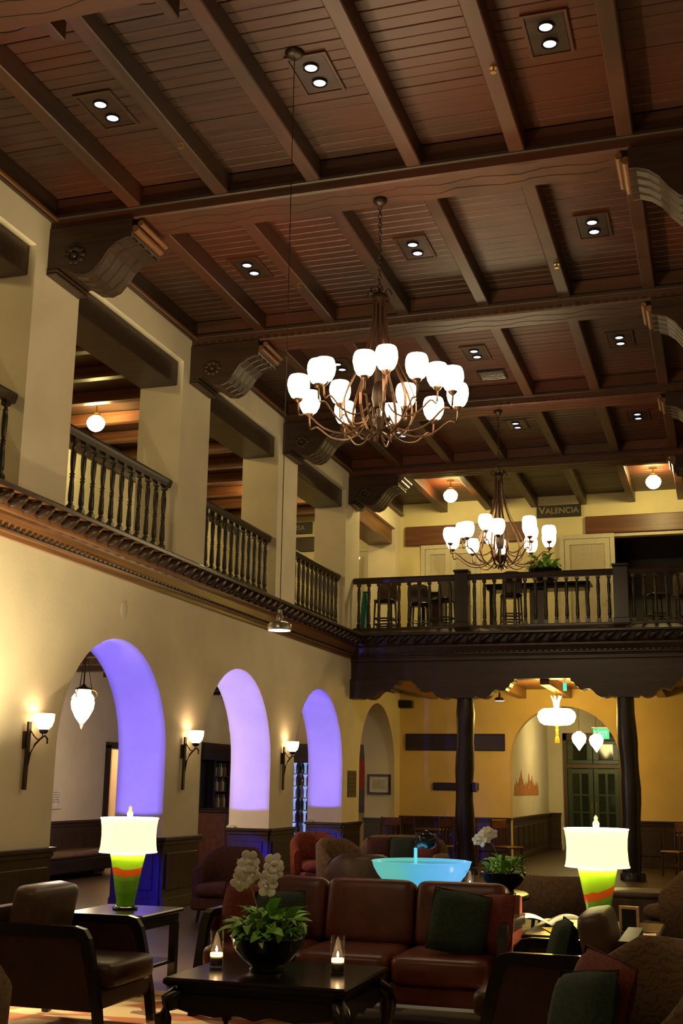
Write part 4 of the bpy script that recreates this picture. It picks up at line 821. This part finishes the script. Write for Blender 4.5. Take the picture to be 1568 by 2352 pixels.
# end tables and lamps
def end_table(label, x0, x1, y0, y1, h=.6):
    t = thing('end_table', label, 'table', ((x0+x1)/2, (y0+y1)/2, 0), 0, 'dark wood end tables'); w, d = (x1-x0)/2, (y1-y0)/2
    MB().cbox(-w, w, -d, d, h-.035, h, .01).build('top', BLK, t); MB().cbox(-w+.03, w-.03, -d+.03, d-.03, h-.12, h-.035, .008).build('apron', BLK, t); MB().cbox(-w+.04, w-.04, -d+.04, d-.04, .18, .21, .006).build('shelf', BLK, t)
    for sx in (-1, 1):
        for sy in (-1, 1): MB().prism([(sx*(w-.055)-.03, sy*(d-.055)-.03), (sx*(w-.055)+.03, sy*(d-.055)-.03), (sx*(w-.055)+.03, sy*(d-.055)+.03), (sx*(w-.055)-.03, sy*(d-.055)+.03)], 'z', 0, h-.11).build('leg', BLK, t)
end_table('dark end table under the left green lamp', -4.98, -4.30, 8.63, 9.37); end_table('dark end table with papers under the right green lamp', -1.42, -.50, 8.72, 9.85); end_table('dark end table just beyond the left edge', -6.6, -6.0, 8.7, 9.3)
def table_lamp(label, loc, E, rz=0, vm=None):
    t = thing('table_lamp', label, 'table lamp', loc, rz, 'green glass vase table lamps')
    MB().lathe([(.095, 0), (.105, .012), (.085, .028), (.04, .03)], n=22).build('base', BOWL, t)
    MB().lathe([(.072, .03), (.074, .06), (.092, .16), (.112, .27), (.133, .38), (.142, .425), (.134, .428), (.12, .40)], n=28).build('vase', vm or VASE, t); MB().lathe([(.0, .414), (.128, .418)][::-1], n=22, capb=False, capt=False).build('vase_cap', WHITE, t)
    MB().tube([(0, 0, .41), (0, 0, .74)], .006, 6).build('rod', BRASS, t)
    prof = [(.232, .445), (.224, .50), (.220, .57), (.223, .64), (.234, .71)]; MB().lathe(prof+[(r-.004, z) for r, z in prof[::-1]], n=32, capb=False, capt=False).build('shade', LSH, t)
    for z, r in ((.443, .233), (.708, .235)): MB().lathe([(r-.006, z-.004), (r+.003, z-.004), (r+.003, z+.006), (r-.006, z+.006)], n=32, capb=False, capt=False).build('shade_rim', LSHR, t)
    for k in range(3): a = 2*PI*k/3; MB().tube([(0, 0, .70), (.228*math.cos(a), .228*math.sin(a), .70)], .003, 5).build('spider', BRASS, t)
    MB().lathe([(.006, .71), (.022, .725), (.026, .75), (.012, .775), (.016, .79), (.003, .81)], n=10).build('finial', plain('crystal', (.8, .75, .7), .1), t)
    light('lamp_bulb', 'POINT', (0, 0, .585), E, (1, .80, .42), .05).parent = t
    return t
table_lamp('green banded lamp with glowing shade on the left end table', (-4.66, 9.03, .60), 130); table_lamp('green banded lamp with glowing shade on the right end table', (-.93, 9.2, .60), 115, 0, VASE2); table_lamp('green lamp on end table just beyond the left edge', (-6.3, 9.0, .60), 800, 2)
t = thing('yellow_card', 'bright yellow card lying on right end table', 'card', (-1.17, 8.98, .603), .35); MB().cbox(-.10, .10, -.22, .22, 0, .004, .001).build('card', PAPERY, t)
t = thing('open_magazine', 'open curling magazine on right end table', 'magazine', (-1.32, 9.42, .603), .25); n = 10
for s in (-1, 1):
    vs = []
    for i in range(n+1):
        u = i/n; x = s*u*.24; z = .006+.05*math.sin(u*PI*.8)+.008*u
        for y in (-.16, .16): vs += [(x, y, z), (x, y, z-.006)]
    fs = []
    for i in range(n): b = 4*i; fs += [(b, b+4, b+6, b+2), (b+1, b+3, b+7, b+5), (b, b+1, b+5, b+4), (b+2, b+6, b+7, b+3)]
    MB().add(vs, fs, True).build('page', PAPER, t)
t = thing('picture_stand', 'small dark framed menu stand beside the right lamp', 'menu stand', (-.70, 9.0, .603), -.2); MB().box(-.06, .06, -.02, 0, 0, .012).build('foot', BLK, t); MB().box(-.07, .07, -.008, .008, .0, .018).box(-.07, .07, -.008, .008, .17, .19).box(-.07, -.052, -.008, .008, .018, .17).box(.052, .07, -.008, .008, .018, .17).build('frame', plain('frame_tan', (.4, .3, .15), .5), t); MB().box(-.052, .052, -.003, .003, .018, .17).build('card', BLACKP, t)
t = thing('tray', 'small tan tray on the corner of the right end table', 'tray', (-.60, 8.86, .603)); MB().cbox(-.09, .09, -.12, .12, 0, .02, .006).build('tray', TANF, t); MB().box(-.09, .09, -.12, -.11, .02, .03).box(-.09, .09, .11, .12, .02, .03).build('rim', TANF, t)
pillow_thing('small dark green pillow against back of the right leather armchair', (-1.0, 7.62, .64), (-.25, 0, -1.3), GREENF, .36, .38)
t = thing('rug', 'cream and rust patterned rug under the coffee table', 'rug', (-2.7, 7.3, 0)); MB().cbox(-2.4, 2.4, -1.9, 1.7, .001, .012, .003).build('pile', RUG, t); MB().box(-2.46, -2.4, -1.9, 1.7, .001, .009).box(2.4, 2.46, -1.9, 1.7, .001, .009).build('border', TANF, t)
# fountain
t = thing('fountain_table', 'dark round pedestal table under the fountain bowl', 'table', (-2.75, 11.85, 0)); MB().lathe([(.88, .55), (.90, .56), (.90, .59), (.88, .6), (.0, .6)], n=36, capt=False).build('top', BLK, t); MB().lathe([(.45, 0), (.42, .05), (.2, .12), (.16, .4), (.35, .55)], n=24).build('pedestal', BLK, t)
t = thing('fountain_bowl', 'glowing turquoise glass fountain bowl behind the sofa', 'fountain', (-2.89, 11.8, .605))
MB().lathe([(.22, 0), (.30, .02), (.37, .08), (.43, .15), (.47, .22), (.485, .27), (.495, .275), (.48, .28), (.46, .22), (.40, .12), (.30, .05), (.0, .04)], n=40, capt=False).build('bowl', FBOWL, t)
MB().lathe([(.0, .25), (.465, .25)][::-1], n=36, capb=False, capt=False).build('water', plain('dark_water', (.02, .05, .05), .06), t)
MB().tube([(-.06, 0, .24), (-.06, 0, .40)], .018, 8).build('stem', FBOWL, t)
m = MB().pillow(.04, 0, .475, .23, .2, .17, 2.3, 12); rr = random.Random(4); m.v = [(x+.012*math.sin(z*60+y*30), y, z+.012*math.sin(x*50)) for x, y, z in m.v]; m.build('carved_ball', plain('black_stone', (.012, .015, .02), .12), t); m = MB()
for k in range(7): m.pillow(-.04+k*.025, -.06+.01*(k % 2), .545-.002*abs(k-2)**1.5, .02, .02, .016, 2.2, 4)
m.build('ridge', plain('stone_ridge', (.08, .06, .04), .2), t)
light('fountain_glow', 'POINT', (0, -.1, .33), 1.6, (.15, .6, .8), .12).parent = t
# ------------------------------------------------------------------ background seating
tub_chair('wine_tub_chair', 'wine red tub chair before the second arch pier', (-5.75, 13.75, 0), -PI/2, DREDF, .84, .42); tub_chair('orange_tub_chair', 'orange red tub chair beside the third blue pier', (-6.15, 18.3, 0), -.9, ORF, .86, .42)
tub_chair('brown_tub_chair', 'brown leather tub chair seen from behind, left of the fountain', (-4.15, 14.0, 0), PI/2+.3, LEATHB, .82, .42); tub_chair('tan_tub_chair', 'tan tub chair further back left of the far sofa', (-5.1, 16.4, 0), -.6, TANF, .86, .40)
tub_chair('tan_armchair', 'tan upholstered chair behind the fountain orchid and right lamp', (-1.95, 14.6, 0), PI/2, TANF, .62, .5); tub_chair('patterned_armchair', 'tan high back armchair at the right edge', (-.48, 13.4, 0), PI*.9, PATF, .98, .42)
t = thing('ottoman', 'low brown leather ottoman right of the right lamp', 'ottoman', (-1.0, 14.9, 0)); MB().cbox(-.38, .38, -.35, .35, .08, .38, .02).build('body', LEATHB, t); MB().pillow(0, 0, .41, .78, .72, .10, 8, 6).build('top_cushion', LEATHB, t)
for sx in (-.3, .3):
    for sy in (-.28, .28): MB().tube([(sx, sy, 0), (sx, sy, .09)], .02, 8).build('foot', BLK, t)
t = thing('far_sofa', 'tan sofa with dark pillows beyond the fountain', 'sofa', (-4.75, 17.9, 0)); MB().cbox(-.7, .7, -.4, .4, .15, .30, .02).build('seat_frame', TANF, t); MB().pillow(0, -.05, .38, 1.2, .74, .17, 8, 8).build('seat_cushion', TANF, t); MB().pillow(0, .36, .56, 1.4, .18, .62, 6, 8).build('backrest', TANF, t)
for s in (-1, 1): MB().pillow(s*.66, -.02, .40, .16, .8, .46, 6, 8).build('arm', TANF, t)
for s in (-.6, .6):
    for y in (-.35, .35): MB().tube([(s, y, 0), (s, y, .16)], .022, 8).build('leg', BLK, t)
pillow_thing('dark green pillow on the far tan sofa', (-4.72, 18.08, .66), (-.3, 0, .1), GREENF, .4, .36); pillow_thing('red pillow at right end of the far tan sofa', (-4.36, 18.06, .66), (-.3, 0, -.2), REDF, .4, .36); pillow_thing('wine pillow at left end of the far tan sofa', (-5.08, 18.06, .66), (-.3, 0, .3), DREDF, .36, .34)
def dining_chair():
    t = thing('dining_chair', '', 'chair', (0, 0, 0), 0, 'dark wood dining chairs under the gallery')
    for sx in (-.19, .19): MB().tube([(sx, .2, 0), (sx, .2, .45), (sx*.98, .25, .98)], [.02, .022, .018], 7).build('back_post', CHAIRW, t); MB().tube([(sx, -.2, 0), (sx, -.2, .43)], [.016, .022], 7).build('leg', CHAIRW, t)
    MB().cbox(-.22, .22, -.23, .22, .43, .47, .012).build('seat', ORW, t); MB().cbox(-.19, .19, .225, .255, .80, .97, .01).build('top_rail', ORW, t)
    for x in (-.09, 0, .09): MB().cbox(x-.02, x+.02, .21, .225, .47, .82, .004).build('slat', CHAIRW, t)
    MB().box(-.19, .19, -.21, -.19, .2, .23).box(-.19, .19, .19, .21, .2, .23).build('stretcher', CHAIRW, t); return t
dc = dining_chair(); dc.location = (-6.45, 23.8, 0); dc.rotation_euler.z = .3; dc['label'] = 'dining chair below the framed certificate'
for x, y, r, l in ((-6.35, 25.4, 2.6, 'dining chair under the small grille'), (-5.45, 23.6, -.5, 'dining chair just left of the first log column'), (-5.2, 25.2, 3.4, 'dining chair behind the first log column'), (-4.15, 24.0, .9, 'dining chair right of the first log column'), (-.95, 24.2, -.6, 'dining chair right of the second log column')): dup(dc, (x, y, 0), r, l)
def bistro(label, x, y):
    t = thing('bistro_table', label, 'table', (x, y, 0)); MB().lathe([(.38, .72), (.38, .745), (.0, .75)], n=24, capt=False).build('top', CHAIRW, t); MB().tube([(0, 0, .03), (0, 0, .72)], .035, 10).build('column', BLK, t); MB().lathe([(.26, 0), (.24, .03), (.05, .05)], n=18).build('foot', BLK, t)
bistro('small round dining table under the gallery, left', -5.85, 24.75); bistro('small round dining table right of the second column', -.6, 24.9)
